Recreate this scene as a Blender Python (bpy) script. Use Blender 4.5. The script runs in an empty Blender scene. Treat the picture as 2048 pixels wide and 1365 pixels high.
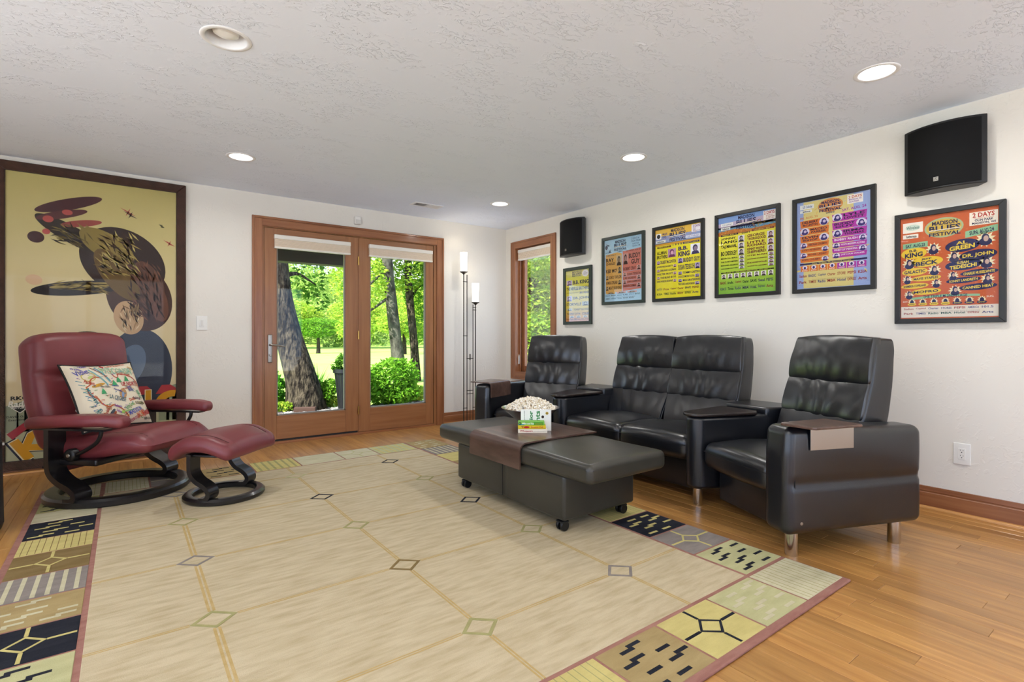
import bpy, bmesh, math, random
import numpy as np
from mathutils import Vector, Matrix, noise

random.seed(7)
rng = np.random.default_rng(11)
S = bpy.context.scene
C = S.collection
PI = math.pi
XR, YB, H = 3.989, 5.495, 2.44          # right wall, back wall, ceiling height
XL, YF = -2.3, -3.0                     # left and rear walls, out of view

# ---------------------------------------------------------------- camera
cam_data = bpy.data.cameras.new('camera')
cam_data.lens = 36 * 1042.3 / 2048
cam_data.sensor_width = 36
cam_data.shift_y = -12.55 / 2048
cam_data.clip_end = 1000
cam = bpy.data.objects.new('camera', cam_data)
cam.location = (0, 0, 1.0732)
cam.rotation_euler = (PI / 2, 0, -0.63939)
C.objects.link(cam)
S.camera = cam

# ---------------------------------------------------------------- world, sun, exposure
S.view_settings.view_transform = 'Standard'
S.view_settings.look = 'None'
S.view_settings.gamma = 1
S.view_settings.use_curve_mapping = False
S.view_settings.exposure = 1.02

CAN_W = 4.0          # radiant power of each lit ceiling can
world = bpy.data.worlds.new('sky')
S.world = world
world.use_nodes = True
wn, wl = world.node_tree.nodes, world.node_tree.links
wn.clear()
w_out = wn.new('ShaderNodeOutputWorld')
w_bg = wn.new('ShaderNodeBackground')
w_tc = wn.new('ShaderNodeTexCoord')
w_no = wn.new('ShaderNodeTexNoise')
w_no.inputs['Scale'].default_value = 3.2
w_no.inputs['Detail'].default_value = 6
w_cr = wn.new('ShaderNodeValToRGB')
w_cr.color_ramp.elements[0].position = .42
w_cr.color_ramp.elements[0].color = (.34, .57, 1.0, 1)
w_cr.color_ramp.elements[1].position = .62
w_cr.color_ramp.elements[1].color = (.95, .97, 1, 1)
wl.new(w_tc.outputs['Generated'], w_no.inputs['Vector'])
wl.new(w_no.outputs['Fac'], w_cr.inputs['Fac'])
wl.new(w_cr.outputs['Color'], w_bg.inputs['Color'])
w_bg.inputs['Strength'].default_value = 1.6
wl.new(w_bg.outputs['Background'], w_out.inputs['Surface'])

sun_data = bpy.data.lights.new('sun', 'SUN')
sun_data.energy = 10.0
sun_data.angle = .01
sun_data.color = (1, .97, .90)
sun = bpy.data.objects.new('sun', sun_data)
sun.rotation_euler = Vector((.68, .2, -.70)).to_track_quat('-Z', 'Y').to_euler()
sun.location = (-10, -5, 15)
C.objects.link(sun)

# daylight portals in the windows out of view: sampling aids for the sky only
for loc_, rot_, pw in (((-.6, YF - .07, 1.2), (PI / 2, 0, 0), 2.6), ((2.5, YF - .07, 1.2), (PI / 2, 0, 0), 2.4), ((XL - .07, .35, 1.2), (PI / 2, 0, -PI / 2), 5.7)):
    pd = bpy.data.lights.new('window_portal', 'AREA')
    pd.shape = 'RECTANGLE'; pd.size = pw; pd.size_y = 2.1
    pd.cycles.is_portal = True
    po = bpy.data.objects.new('window_portal', pd)
    po.location = loc_; po.rotation_euler = rot_
    C.objects.link(po)

# ---------------------------------------------------------------- colour and materials
def lin(hexs, a=True):
    hexs = hexs.lstrip('#')
    c = [int(hexs[i:i + 2], 16) / 255 for i in (0, 2, 4)]
    c = [x / 12.92 if x <= .04045 else ((x + .055) / 1.055) ** 2.4 for x in c]
    return (*c, 1) if a else tuple(c)

MATS = {}

def mat(name, col, rough=.5, metal=0, spec=.5, coat=0, var=None, bump=None, emit=0, island=0, objvar=0):
    """var=(colour2, scale_xyz, detail, lo, hi); bump=(scale_xyz, strength, distance, kind)"""
    if name in MATS:
        return MATS[name]
    m = bpy.data.materials.new(name)
    m.use_nodes = True
    N, L = m.node_tree.nodes, m.node_tree.links
    b = N['Principled BSDF']
    col = lin(col) if isinstance(col, str) else (*col[:3], 1)
    b.inputs['Base Color'].default_value = col
    b.inputs['Roughness'].default_value = rough
    b.inputs['Metallic'].default_value = metal
    b.inputs['Specular IOR Level'].default_value = spec
    b.inputs['Coat Weight'].default_value = coat
    b.inputs['Coat Roughness'].default_value = .12
    if emit:
        b.inputs['Emission Color'].default_value = col
        b.inputs['Emission Strength'].default_value = emit
    tc = N.new('ShaderNodeTexCoord') if (var or bump) else None

    def vec(scale):
        mp = N.new('ShaderNodeMapping')
        sc = scale if isinstance(scale, (tuple, list)) else (scale,) * 3
        mp.inputs['Scale'].default_value = sc
        L.new(tc.outputs['Object'], mp.inputs['Vector'])
        if objvar:
            oi = N.new('ShaderNodeObjectInfo')
            ml = N.new('ShaderNodeMath'); ml.operation = 'MULTIPLY'; ml.inputs[1].default_value = 37.0
            L.new(oi.outputs['Random'], ml.inputs[0])
            cx = N.new('ShaderNodeCombineXYZ')
            for i in range(3):
                L.new(ml.outputs[0], cx.inputs[i])
            L.new(cx.outputs[0], mp.inputs['Location'])
        return mp.outputs[0]
    outc = None
    if var:
        c2, scale, det, lo, hi = var
        no = N.new('ShaderNodeTexNoise')
        no.inputs['Scale'].default_value = 1
        no.inputs['Detail'].default_value = det
        no.inputs['Roughness'].default_value = .6
        L.new(vec(scale), no.inputs['Vector'])
        cr = N.new('ShaderNodeValToRGB')
        cr.color_ramp.elements[0].position = lo
        cr.color_ramp.elements[0].color = col
        cr.color_ramp.elements[1].position = hi
        cr.color_ramp.elements[1].color = lin(c2)
        L.new(no.outputs['Fac'], cr.inputs['Fac'])
        outc = cr.outputs['Color']
    if objvar or island:
        hs = N.new('ShaderNodeHueSaturation')
        mr = N.new('ShaderNodeMapRange')
        if island:
            ge = N.new('ShaderNodeNewGeometry'); src = ge.outputs['Random Per Island']; k = island
        else:
            oi = N.new('ShaderNodeObjectInfo'); src = oi.outputs['Random']; k = objvar
        mr.inputs['To Min'].default_value = 1 - k
        mr.inputs['To Max'].default_value = 1 + k
        L.new(src, mr.inputs['Value'])
        L.new(mr.outputs[0], hs.inputs['Value'])
        if outc:
            L.new(outc, hs.inputs['Color'])
        else:
            hs.inputs['Color'].default_value = col
        outc = hs.outputs['Color']
    if outc:
        L.new(outc, b.inputs['Base Color'])
        if emit:
            L.new(outc, b.inputs['Emission Color'])
    if bump:
        scale, st, dist, kind = bump
        bp = N.new('ShaderNodeBump')
        bp.inputs['Strength'].default_value = st
        bp.inputs['Distance'].default_value = dist
        if kind == 'leather':
            t = N.new('ShaderNodeTexVoronoi'); t.inputs['Scale'].default_value = 1
            L.new(vec(scale), t.inputs['Vector']); L.new(t.outputs['Distance'], bp.inputs['Height'])
        elif kind == 'noise':
            t = N.new('ShaderNodeTexNoise'); t.inputs['Scale'].default_value = 1; t.inputs['Detail'].default_value = 5
            L.new(vec(scale), t.inputs['Vector']); L.new(t.outputs['Fac'], bp.inputs['Height'])
        elif kind == 'wave':
            t = N.new('ShaderNodeTexWave'); t.inputs['Scale'].default_value = 1
            t.inputs['Distortion'].default_value = 2
            t.bands_direction = 'DIAGONAL'
            L.new(vec(scale), t.inputs['Vector']); L.new(t.outputs['Fac'], bp.inputs['Height'])
        elif kind == 'trowel':
            # hand-trowelled plaster: short torn ridges, gathered in patches
            def nz(sc, det, lo, hi, dist_):
                q = N.new('ShaderNodeTexNoise'); q.inputs['Scale'].default_value = sc
                q.inputs['Detail'].default_value = det; q.inputs['Distortion'].default_value = dist_
                L.new(vv, q.inputs['Vector'])
                r = N.new('ShaderNodeValToRGB')
                r.color_ramp.elements[0].position = lo; r.color_ramp.elements[0].color = (0, 0, 0, 1)
                r.color_ramp.elements[1].position = hi; r.color_ramp.elements[1].color = (1, 1, 1, 1)
                L.new(q.outputs['Fac'], r.inputs['Fac'])
                return r.outputs['Color']
            vv = vec(scale)
            mx = N.new('ShaderNodeMath'); mx.operation = 'MULTIPLY'
            L.new(nz(2.2, 4, .53, .60, 1.6), mx.inputs[0]); L.new(nz(.32, 3, .46, .62, .6), mx.inputs[1])
            L.new(mx.outputs[0], bp.inputs['Height'])
        L.new(bp.outputs['Normal'], b.inputs['Normal'])
    MATS[name] = m
    return m


def glass_mat(name, tint=(1, 1, 1), k=1.0):
    m = bpy.data.materials.new(name); m.use_nodes = True
    N, L = m.node_tree.nodes, m.node_tree.links
    N.clear()
    o = N.new('ShaderNodeOutputMaterial'); mx = N.new('ShaderNodeMixShader')
    tr = N.new('ShaderNodeBsdfTransparent'); gl = N.new('ShaderNodeBsdfGlossy'); fr = N.new('ShaderNodeFresnel')
    tr.inputs['Color'].default_value = (*tint, 1)
    gl.inputs['Roughness'].default_value = 0.0
    fr.inputs['IOR'].default_value = 1.45
    ml = N.new('ShaderNodeMath'); ml.operation = 'MULTIPLY'; ml.inputs[1].default_value = k
    L.new(fr.outputs[0], ml.inputs[0]); L.new(ml.outputs[0], mx.inputs[0])
    L.new(tr.outputs[0], mx.inputs[1]); L.new(gl.outputs[0], mx.inputs[2]); L.new(mx.outputs[0], o.inputs[0])
    return m


def leaf_mat(name, c1, c2, transl=.45):
    m = bpy.data.materials.new(name); m.use_nodes = True
    N, L = m.node_tree.nodes, m.node_tree.links
    N.clear()
    o = N.new('ShaderNodeOutputMaterial'); mx = N.new('ShaderNodeMixShader'); mx.inputs[0].default_value = transl
    d = N.new('ShaderNodeBsdfDiffuse'); t = N.new('ShaderNodeBsdfTranslucent')
    g = N.new('ShaderNodeNewGeometry'); r = N.new('ShaderNodeValToRGB')
    r.color_ramp.elements[0].color = lin(c1); r.color_ramp.elements[1].color = lin(c2)
    L.new(g.outputs['Random Per Island'], r.inputs['Fac'])
    L.new(r.outputs[0], d.inputs['Color']); L.new(r.outputs[0], t.inputs['Color'])
    L.new(d.outputs[0], mx.inputs[1]); L.new(t.outputs[0], mx.inputs[2]); L.new(mx.outputs[0], o.inputs[0])
    return m


wall_m = mat('wall_plaster', '#e9e4da', .75, spec=.2, bump=((9, 9, 9), .25, .006, 'trowel'))
ceil_m = mat('ceiling_plaster', '#eaf1fe', .8, spec=.2, bump=((9, 16, 12), .55, .010, 'trowel'))
WV, WD = '#85502f', '#a87048'
wood_x = mat('trim_wood_x', WV, .38, coat=.25, var=(WD, (1.5, 30, 30), 5, .3, .75))
wood_y = mat('trim_wood_y', WV, .38, coat=.25, var=(WD, (30, 1.5, 30), 5, .3, .75))
wood_z = mat('trim_wood_z', WV, .38, coat=.25, var=(WD, (30, 30, 1.5), 5, .3, .75))
door_x = mat('door_wood_x', '#8a5833', .4, coat=.2, var=('#ad784d', (1.2, 24, 24), 5, .25, .8))
door_z = mat('door_wood_z', '#8a5833', .4, coat=.2, var=('#ad784d', (24, 24, 1.2), 5, .25, .8))
shoe_m = mat('shoe_moulding', '#c98f4e', .4, coat=.2)
plank_m = mat('oak_plank', '#9c6933', .36, coat=.35, var=('#cf9c59', (34, 2.2, 20), 6, .25, .8), objvar=.16,
              bump=((60, 3, 20), .06, .002, 'noise'))
white_m = mat('white_plastic', '#eeece6', .35)
white_metal = mat('white_enamel', '#e9eaec', .45)
black_pl = mat('black_plastic', '#0d0d0f', .4)
dark_slot = mat('dark_slot', '#2a2926', .7)
leather = mat('black_leather', '#0c0e14', .30, spec=.8, var=('#13161c', 3.0, 3, .35, .7), bump=(260, .12, .0012, 'leather'))
leather_g = mat('charcoal_leather', '#312f29', .34, spec=.6, var=('#3a3831', 3.0, 3, .35, .7), bump=(260, .12, .0012, 'leather'))
red_lea = mat('red_leather', '#742f34', .42, spec=.6, var=('#80383d', 3.0, 3, .35, .7), bump=(260, .1, .001, 'leather'))
seam_b = mat('black_thread', '#0c0c0d', .6)
seam_r = mat('dark_red_thread', '#4a1418', .6)
chrome = mat('brushed_chrome', '#c9c4be', .18, metal=1)
steel = mat('brushed_steel', '#bdb7ae', .3, metal=1)
satin = mat('satin_nickel', '#a8a49c', .35, metal=1)
brass = mat('brass', '#c9a25a', .3, metal=1)
iron = mat('dark_bronze', '#3a332c', .45, metal=.6)
black_lac = mat('black_lacquer', '#121113', .3, coat=.3, var=('#1b1819', (30, 30, 3), 4, .4, .7))
walnut = mat('dark_walnut', '#1c1411', .30, coat=.25, var=('#2a1e1a', (5, 30, 30), 5, .35, .7))
walnut_y = mat('tray_walnut', '#432f27', .36, coat=.3, var=('#664b40', (28, 3.0, 14), 5, .35, .7))
grille_m = mat('speaker_grille', '#0a0a0b', .8, spec=.25, bump=(900, .4, .001, 'noise'))
frame_blk = mat('black_frame', '#1b1a19', .4)
frame_grn = mat('dark_green_frame', '#26302a', .4)
art_frame = mat('carved_frame', '#3a2419', .45, var=('#54352a', (14, 14, 14), 3, .3, .7), bump=((60, 60, 60), .7, .006, 'wave'))
pic_glass = glass_mat('picture_glass', (.98, .98, .98), .22)
pane_glass = glass_mat('window_glass', (.97, .99, .98), .4)
lens_on = mat('lit_lens', (1, .97, .92), .5, emit=5)
shade_lit = mat('lit_glass_shade', (1, .94, .83), .5, emit=.9)
cell_m = mat('cellular_fabric', '#e3d2bd', .8)
cell_rail = mat('shade_rail', '#ece7dc', .5)

# ---------------------------------------------------------------- mesh helpers
class MB:
    """collects vertices and faces (with material slots) for ONE mesh object"""
    def __init__(s):
        s.v, s.f, s.mi, s.ms = [], [], [], []

    def slot(s, m):
        if m not in s.ms:
            s.ms.append(m)
        return s.ms.index(m)

    def add(s, vs, fs, m=None, M=None):
        b = len(s.v)
        k = s.slot(m) if m else 0
        for p in vs:
            p = Vector(p)
            s.v.append(tuple(M @ p) if M else tuple(p))
        for q in fs:
            s.f.append([b + i for i in q]); s.mi.append(k)
        return s

    def box(s, x0, x1, y0, y1, z0, z1, m=None, M=None):
        vs = [(x, y, z) for z in (z0, z1) for y in (y0, y1) for x in (x0, x1)]
        fs = [(0, 2, 3, 1), (4, 5, 7, 6), (0, 1, 5, 4), (2, 6, 7, 3), (0, 4, 6, 2), (1, 3, 7, 5)]
        return s.add(vs, fs, m, M)

    def prism(s, pts, z0, z1, m=None, M=None):
        n = len(pts)
        vs = [(x, y, z0) for x, y in pts] + [(x, y, z1) for x, y in pts]
        fs = [tuple(reversed(range(n))), tuple(range(n, 2 * n))]
        fs += [(i, (i + 1) % n, n + (i + 1) % n, n + i) for i in range(n)]
        return s.add(vs, fs, m, M)

    def lathe(s, prof, n=24, m=None, M=None, cap=True):
        vs, fs = [], []
        for r, z in prof:
            for i in range(n):
                a = 2 * PI * i / n
                vs.append((r * math.cos(a), r * math.sin(a), z))
        for j in range(len(prof) - 1):
            for i in range(n):
                a, b = j * n + i, j * n + (i + 1) % n
                fs.append((a, b, b + n, a + n))
        if cap:
            fs.append(tuple(reversed(range(n))))
            fs.append(tuple(range((len(prof) - 1) * n, len(prof) * n)))
        return s.add(vs, fs, m, M)

    def tube(s, path, r, n=8, m=None, M=None):
        P = [Vector(p) for p in path]
        rs = r if isinstance(r, (list, tuple)) else [r] * len(P)
        t = (P[1] - P[0]).normalized()
        u = t.orthogonal().normalized()
        vs, fs = [], []
        for i, p in enumerate(P):
            t2 = (P[min(i + 1, len(P) - 1)] - P[max(i - 1, 0)]).normalized()
            u = (u - t2 * u.dot(t2)).normalized()
            w = t2.cross(u)
            for k in range(n):
                a = 2 * PI * k / n
                vs.append(p + (u * math.cos(a) + w * math.sin(a)) * rs[i])
        for j in range(len(P) - 1):
            for i in range(n):
                a, b = j * n + i, j * n + (i + 1) % n
                fs.append((a, b, b + n, a + n))
        fs.append(tuple(reversed(range(n))))
        fs.append(tuple(range((len(P) - 1) * n, len(P) * n)))
        return s.add(vs, fs, m, M)

    def strip(s, path, y0, y1, th, m=None, M=None):
        """bent board: path is a list of (x, z), the board spans y0..y1"""
        n = len(path)
        vs, fs = [], []
        for i, (x, z) in enumerate(path):
            a, b = path[max(i - 1, 0)], path[min(i + 1, n - 1)]
            tx, tz = b[0] - a[0], b[1] - a[1]
            l = math.hypot(tx, tz) or 1
            nx, nz = -tz / l * th / 2, tx / l * th / 2
            vs += [(x + nx, y0, z + nz), (x + nx, y1, z + nz), (x - nx, y1, z - nz), (x - nx, y0, z - nz)]
        for i in range(n - 1):
            for k in range(4):
                a, b = i * 4 + k, i * 4 + (k + 1) % 4
                fs.append((a, b, b + 4, a + 4))
        fs.append((3, 2, 1, 0))
        e = (n - 1) * 4
        fs.append((e, e + 1, e + 2, e + 3))
        return s.add(vs, fs, m, M)

    def rbox(s, x0, x1, y0, y1, z0, z1, r, n=(4, 4, 4), k=3, warp=None, m=None, M=None):
        c0 = ((x0 + x1) / 2, (y0 + y1) / 2, (z0 + z1) / 2)
        hs = ((x1 - x0) / 2, (y1 - y0) / 2, (z1 - z0) / 2)
        r = min(r, min(hs) * .999)
        ax = []
        for h, nn in zip(hs, n):
            i = h - r
            L_ = [(-i, -1 + q / k) for q in range(k + 1)]
            L_ += [(-i + 2 * i * q / nn, 0) for q in range(1, nn)]
            L_ += [(i, q / k) for q in range(k + 1)]
            ax.append(L_)
        N_ = [len(a) for a in ax]
        idx, vs, fs = {}, [], []

        def vert(t):
            if t in idx:
                return idx[t]
            o = Vector([math.tan(ax[d][t[d]][1] * PI / 4) for d in range(3)]).normalized() * r
            p = [c0[d] + ax[d][t[d]][0] + o[d] for d in range(3)]
            if warp:
                p = warp(*p)
            idx[t] = len(vs)
            vs.append(tuple(p))
            return idx[t]
        for d in range(3):
            e, g = (d + 1) % 3, (d + 2) % 3
            for side in (0, N_[d] - 1):
                for i in range(N_[e] - 1):
                    for j in range(N_[g] - 1):
                        q = []
                        for a, b in ((i, j), (i + 1, j), (i + 1, j + 1), (i, j + 1)):
                            t = [0, 0, 0]
                            t[d], t[e], t[g] = side, a, b
                            q.append(vert(tuple(t)))
                        if side == 0:
                            q.reverse()
                        fs.append(q)
        return s.add(vs, fs, m, M)

    def build(s, name, m=None, parent=None, smooth=False, bevel=0, angle=40, loc=None, rot=None, kind=None, seg=2):
        me = bpy.data.meshes.new(name)
        me.from_pydata(s.v, [], s.f)
        if m is not None and not s.ms:
            me.materials.append(m)
        else:
            for q in (s.ms or [m]):
                me.materials.append(q)
            me.polygons.foreach_set('material_index', s.mi)
        if smooth:
            me.polygons.foreach_set('use_smooth', [True] * len(me.polygons))
            if angle < 180:
                me.set_sharp_from_angle(angle=math.radians(angle))
        me.update()
        o = bpy.data.objects.new(name, me)
        C.objects.link(o)
        if parent:
            o.parent = parent
        if loc:
            o.location = loc
        if rot:
            o.rotation_euler = rot
        if bevel:
            b = o.modifiers.new('bevel', 'BEVEL')
            b.width = bevel; b.segments = seg; b.limit_method = 'ANGLE'; b.angle_limit = math.radians(40)
        if kind:
            o['kind'] = kind
        return o


def cr(pts, n=6):
    """Catmull-Rom through points"""
    P = [Vector(p) for p in pts]
    P = [P[0] * 2 - P[1]] + P + [P[-1] * 2 - P[-2]]
    out = []
    for i in range(1, len(P) - 2):
        for k in range(n):
            t = k / n
            a, b, c, d = P[i - 1:i + 3]
            out.append(.5 * ((2 * b) + (c - a) * t + (2 * a - 5 * b + 4 * c - d) * t * t + (3 * b - a - 3 * c + d) * t ** 3))
    out.append(P[-2])
    return [tuple(p) for p in out]


def thing(name, label, cat, loc=(0, 0, 0), rot=(0, 0, 0), group=None):
    o = bpy.data.objects.new(name, None)
    o.empty_display_size = .1
    C.objects.link(o)
    o.location = loc
    o.rotation_euler = rot
    o['label'] = label
    o['category'] = cat
    if group:
        o['group'] = group
    return o


def tag(o, label, cat, group=None, kind=None):
    o['label'] = label
    o['category'] = cat
    if group:
        o['group'] = group
    if kind:
        o['kind'] = kind
    return o


def struct(o, label=None):
    o['kind'] = 'structure'
    if label:
        o['label'] = label
    return o


def copy_tree(o, parent=None):
    c = o.copy()
    C.objects.link(c)
    c.parent = parent
    for ch in [q for q in bpy.data.objects if q.parent == o]:
        copy_tree(ch, c)
    return c


# ---------------------------------------------------------------- flat print: lettering, ovals, blocks
_tc = {}

def text_poly(body, bold):
    key = (body, bold)
    if key in _tc:
        return _tc[key]
    cu = bpy.data.curves.new('t', 'FONT')
    cu.body = body
    cu.size = 1
    cu.resolution_u = 2
    cu.offset = bold
    cu.dimensions = '2D'
    cu.fill_mode = 'BOTH'
    ob = bpy.data.objects.new('t', cu)
    me = bpy.data.meshes.new_from_object(ob)
    v = np.array([p.co[:2] for p in me.vertices]).reshape(-1, 2)
    f = [tuple(p.vertices) for p in me.polygons]
    bpy.data.objects.remove(ob)
    bpy.data.meshes.remove(me)
    bpy.data.curves.remove(cu)
    lo, hi = v.min(0), v.max(0)
    asp = (hi[0] - lo[0]) / max(hi[1] - lo[1], 1e-6)
    v = (v - lo) / np.maximum(hi - lo, 1e-6)
    _tc[key] = (v, f, asp)
    return _tc[key]


def ink(hexs):
    return mat('ink_' + hexs.lstrip('#'), hexs, .55, spec=.3)


class Print:
    """flat print on a W x H sheet, coordinates 0..1 with the origin top left"""
    def __init__(s, W, H_, fn=None, step=.00022):
        s.W, s.H, s.mb, s.fn, s.step = W, H_, MB(), fn, step

    def put(s, pts, faces, col, layer):
        vs = []
        for x, y in pts:
            if s.fn:
                vs.append(s.fn(x, y, layer * s.step))
            else:
                vs.append((x * s.W - s.W / 2, s.H - y * s.H, layer * s.step))
        s.mb.add(vs, faces, ink(col))

    def poly(s, pts, col, layer=1):
        s.put(pts, [tuple(range(len(pts)))[::-1]], col, layer)

    def rect(s, x0, y0, x1, y1, col, layer=1):
        s.poly([(x0, y0), (x1, y0), (x1, y1), (x0, y1)], col, layer)

    def ell(s, cx, cy, rx, ry, col, layer=1, n=22, rot=0):
        ar = s.W / s.H
        pts = []
        for i in range(n):
            a = 2 * PI * i / n
            x, y = rx * math.cos(a), ry * math.sin(a)
            X = x * math.cos(rot) - y / ar * math.sin(rot)
            Y = x * ar * math.sin(rot) + y * math.cos(rot)
            pts.append((cx + X, cy + Y))
        s.poly(pts, col, layer)

    def burst(s, cx, cy, r, col, layer=1, n=11):
        ar = s.W / s.H
        s.poly([(cx + (r if i % 2 else r * .62) * math.cos(PI * i / n), cy + ar * (r if i % 2 else r * .62) * math.sin(PI * i / n))
                for i in range(2 * n)], col, layer)

    def text(s, body, x0, y0, x1, y1, col, layer=3, bold=.018, rot=0, slant=0):
        v, f, _ = text_poly(body, bold)
        cx, cy = (x0 + x1) / 2, (y0 + y1) / 2
        ar = s.W / s.H
        pts = []
        for u, w in v:
            x = (u - .5) * (x1 - x0) + slant * (w - .5) * (y1 - y0)
            y = (.5 - w) * (y1 - y0)
            X = x * math.cos(rot) - y / ar * math.sin(rot)
            Y = x * ar * math.sin(rot) + y * math.cos(rot)
            pts.append((cx + X, cy + Y))
        s.put(pts, f, col, layer)

    def face(s, x0, y0, x1, y1, back, dark='#3a3448', light='#c9bfc8', layer=2):
        """small head-and-shoulders photograph"""
        w, h = x1 - x0, y1 - y0
        s.rect(x0, y0, x1, y1, back, layer)
        s.poly([(x0 + .08 * w, y1), (x0 + .2 * w, y0 + .72 * h), (x0 + .5 * w, y0 + .62 * h), (x0 + .82 * w, y0 + .72 * h), (x0 + .94 * w, y1)], dark, layer + 1)
        s.ell((x0 + x1) / 2, y0 + .40 * h, .27 * w, .33 * h, dark, layer + 2, 12)
        s.ell((x0 + x1) / 2 + .03 * w, y0 + .47 * h, .19 * w, .23 * h, light, layer + 3, 12)

    def specks(s, x0, y0, x1, y1, n, cols, layer, rnd, size=.012):
        ar = s.W / s.H
        for i in range(n):
            x, y = rnd.uniform(x0, x1), rnd.uniform(y0, y1)
            a, q = rnd.random() * PI, size * rnd.uniform(.5, 1.2)
            dx, dy = math.cos(a) * q, math.sin(a) * q
            s.poly([(x - dx, y - dy * ar), (x + dy * .3, y - dx * .3 * ar), (x + dx, y + dy * ar), (x - dy * .3, y + dx * .3 * ar)], rnd.choice(cols), layer)

# ================================================================ THE ROOM
CANS = [(3.143, 1.045, 1), (3.146, 2.662, 1), (3.145, 4.44, 1), (.718, 4.454, 1), (.377, 2.716, 0),
        (.72, .9, 1), (.72, -.9, 1), (3.143, -.7, 1), (-1.2, 2.7, 1), (-1.2, .6, 1)]

# ceiling with round cut-outs for the cans
bm = bmesh.new()
def loop(pts):
    vs = [bm.verts.new((*p, H)) for p in pts]
    return [bm.edges.new((vs[i], vs[(i + 1) % len(vs)])) for i in range(len(vs))]
ed = loop([(XL - .15, YF - .15), (XR + .15, YF - .15), (XR + .15, YB + .15), (XL - .15, YB + .15)])
for cx, cy_, on in CANS:
    R_ = .083 if on else .088
    ed += loop([(cx + R_ * math.cos(2 * PI * i / 32), cy_ + R_ * math.sin(2 * PI * i / 32)) for i in range(32)])
bmesh.ops.triangle_fill(bm, edges=ed, use_beauty=True, use_dissolve=False)
cm = bpy.data.meshes.new('ceiling')
bm.to_mesh(cm); bm.free()
t = MB()
t.add([v.co for v in cm.vertices], [tuple(p.vertices) for p in cm.polygons])
bpy.data.meshes.remove(cm)
t.box(XL - .15, XR + .15, YF - .15, YB + .15, H + .3, H + .4)
for a in ((XL - .15, XL - .1, YF - .15, YB + .15), (XR + .1, XR + .15, YF - .15, YB + .15), (XL - .1, XR + .1, YF - .15, YF - .1), (XL - .1, XR + .1, YB + .1, YB + .15)):
    t.box(*a, H + .001, H + .3)
struct(t.build('ceiling', ceil_m), 'white trowel-textured ceiling with recessed lights')

def wall(name, boxes, label):
    t = MB()
    for b in boxes:
        t.box(*b)
    return struct(t.build(name, wall_m), label)

DX0, DX1, DZ = 1.04, 2.985, 2.165       # door opening
wall('wall_back', [(XL, DX0, YB, YB + .15, 0, H), (DX1, XR + .15, YB, YB + .15, 0, H), (DX0, DX1, YB, YB + .15, DZ, H)],
     'cream plaster wall around the patio door')
WY0, WY1, WZ0, WZ1 = 4.575, 5.295, .585, 2.18   # window opening
wall('wall_right', [(XR, XR + .15, YF, WY0, 0, H), (XR, XR + .15, WY1, YB, 0, H), (XR, XR + .15, WY0, WY1, 0, WZ0), (XR, XR + .15, WY0, WY1, WZ1, H)],
     'cream plaster wall with the row of posters')
wall('wall_left', [(XL - .15, XL, YF, -2.5, 0, H), (XL - .15, XL, 3.2, YB, 0, H), (XL - .15, XL, -2.5, 3.2, 0, .15), (XL - .15, XL, -2.5, 3.2, 2.25, H)], 'cream plaster wall out of view')
wall('wall_rear', [(XL, -1.9, YF - .15, YF, 0, H), (.7, 1.3, YF - .15, YF, 0, H), (3.7, XR, YF - .15, YF, 0, H),
                   (-1.9, .7, YF - .15, YF, 0, .15), (1.3, 3.7, YF - .15, YF, 0, .15),
                   (-1.9, .7, YF - .15, YF, 2.25, H), (1.3, 3.7, YF - .15, YF, 2.25, H)], 'cream plaster wall behind the viewer')

# floor: subfloor with single oak boards
fl = struct(MB().box(XL - .15, XR + .15, YF - .15, YB + .15, -.08, -.012).build('floor', mat('subfloor', '#3a2413', .8)), 'amber oak strip floor')
PW = .0805
lens_ = [.55, .75, .95, 1.15, 1.4]
plank_mesh = []
for L_ in lens_:
    t = MB()
    x, y, z, b = PW / 2 - .0004, L_ / 2 - .0006, .0, .0012
    t.add([(-x, -y, -.012), (x, -y, -.012), (x, y, -.012), (-x, y, -.012), (-x, -y, -b), (x, -y, -b), (x, y, -b), (-x, y, -b),
           (-x + b, -y + b, 0), (x - b, -y + b, 0), (x - b, y - b, 0), (-x + b, y - b, 0)],
          [(0, 1, 5, 4), (1, 2, 6, 5), (2, 3, 7, 6), (3, 0, 4, 7), (4, 5, 9, 8), (5, 6, 10, 9), (6, 7, 11, 10), (7, 4, 8, 11), (8, 9, 10, 11)])
    o = t.build('plank', plank_m, fl)
    plank_mesh.append(o.data)
    bpy.data.objects.remove(o)
rp = random.Random(3)
cand = []
nx = int((XR - XL) / PW) + 1
for i in range(nx):
    x = XR - PW * (i + .5)
    y = YF - rp.random()
    while y < YB:
        k = rp.randrange(5)
        yc = y + lens_[k] / 2
        y1 = y + lens_[k]
        if y1 > YB + .12:                       # last board, slid under the baseboard
            y1 = YB + .12
        cand.append((x, y, k))
        y += lens_[k]
def plank_score(x, y, k):
    yc = y + lens_[k] / 2
    t_ = x * .597 + yc * .8025
    r_ = x * .8025 - yc * .597
    if t_ < .6 or abs(r_ / t_) > 1.06:
        return 0
    if -.43 < x < 2.5 and y > .95 and y + lens_[k] < 4.72:
        return 0
    v = 1042 * 1.0732 / t_
    return 0 if v > 760 else lens_[k] / t_ ** 2
cand.sort(key=lambda c: -plank_score(*c))
rest = MB()
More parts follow.
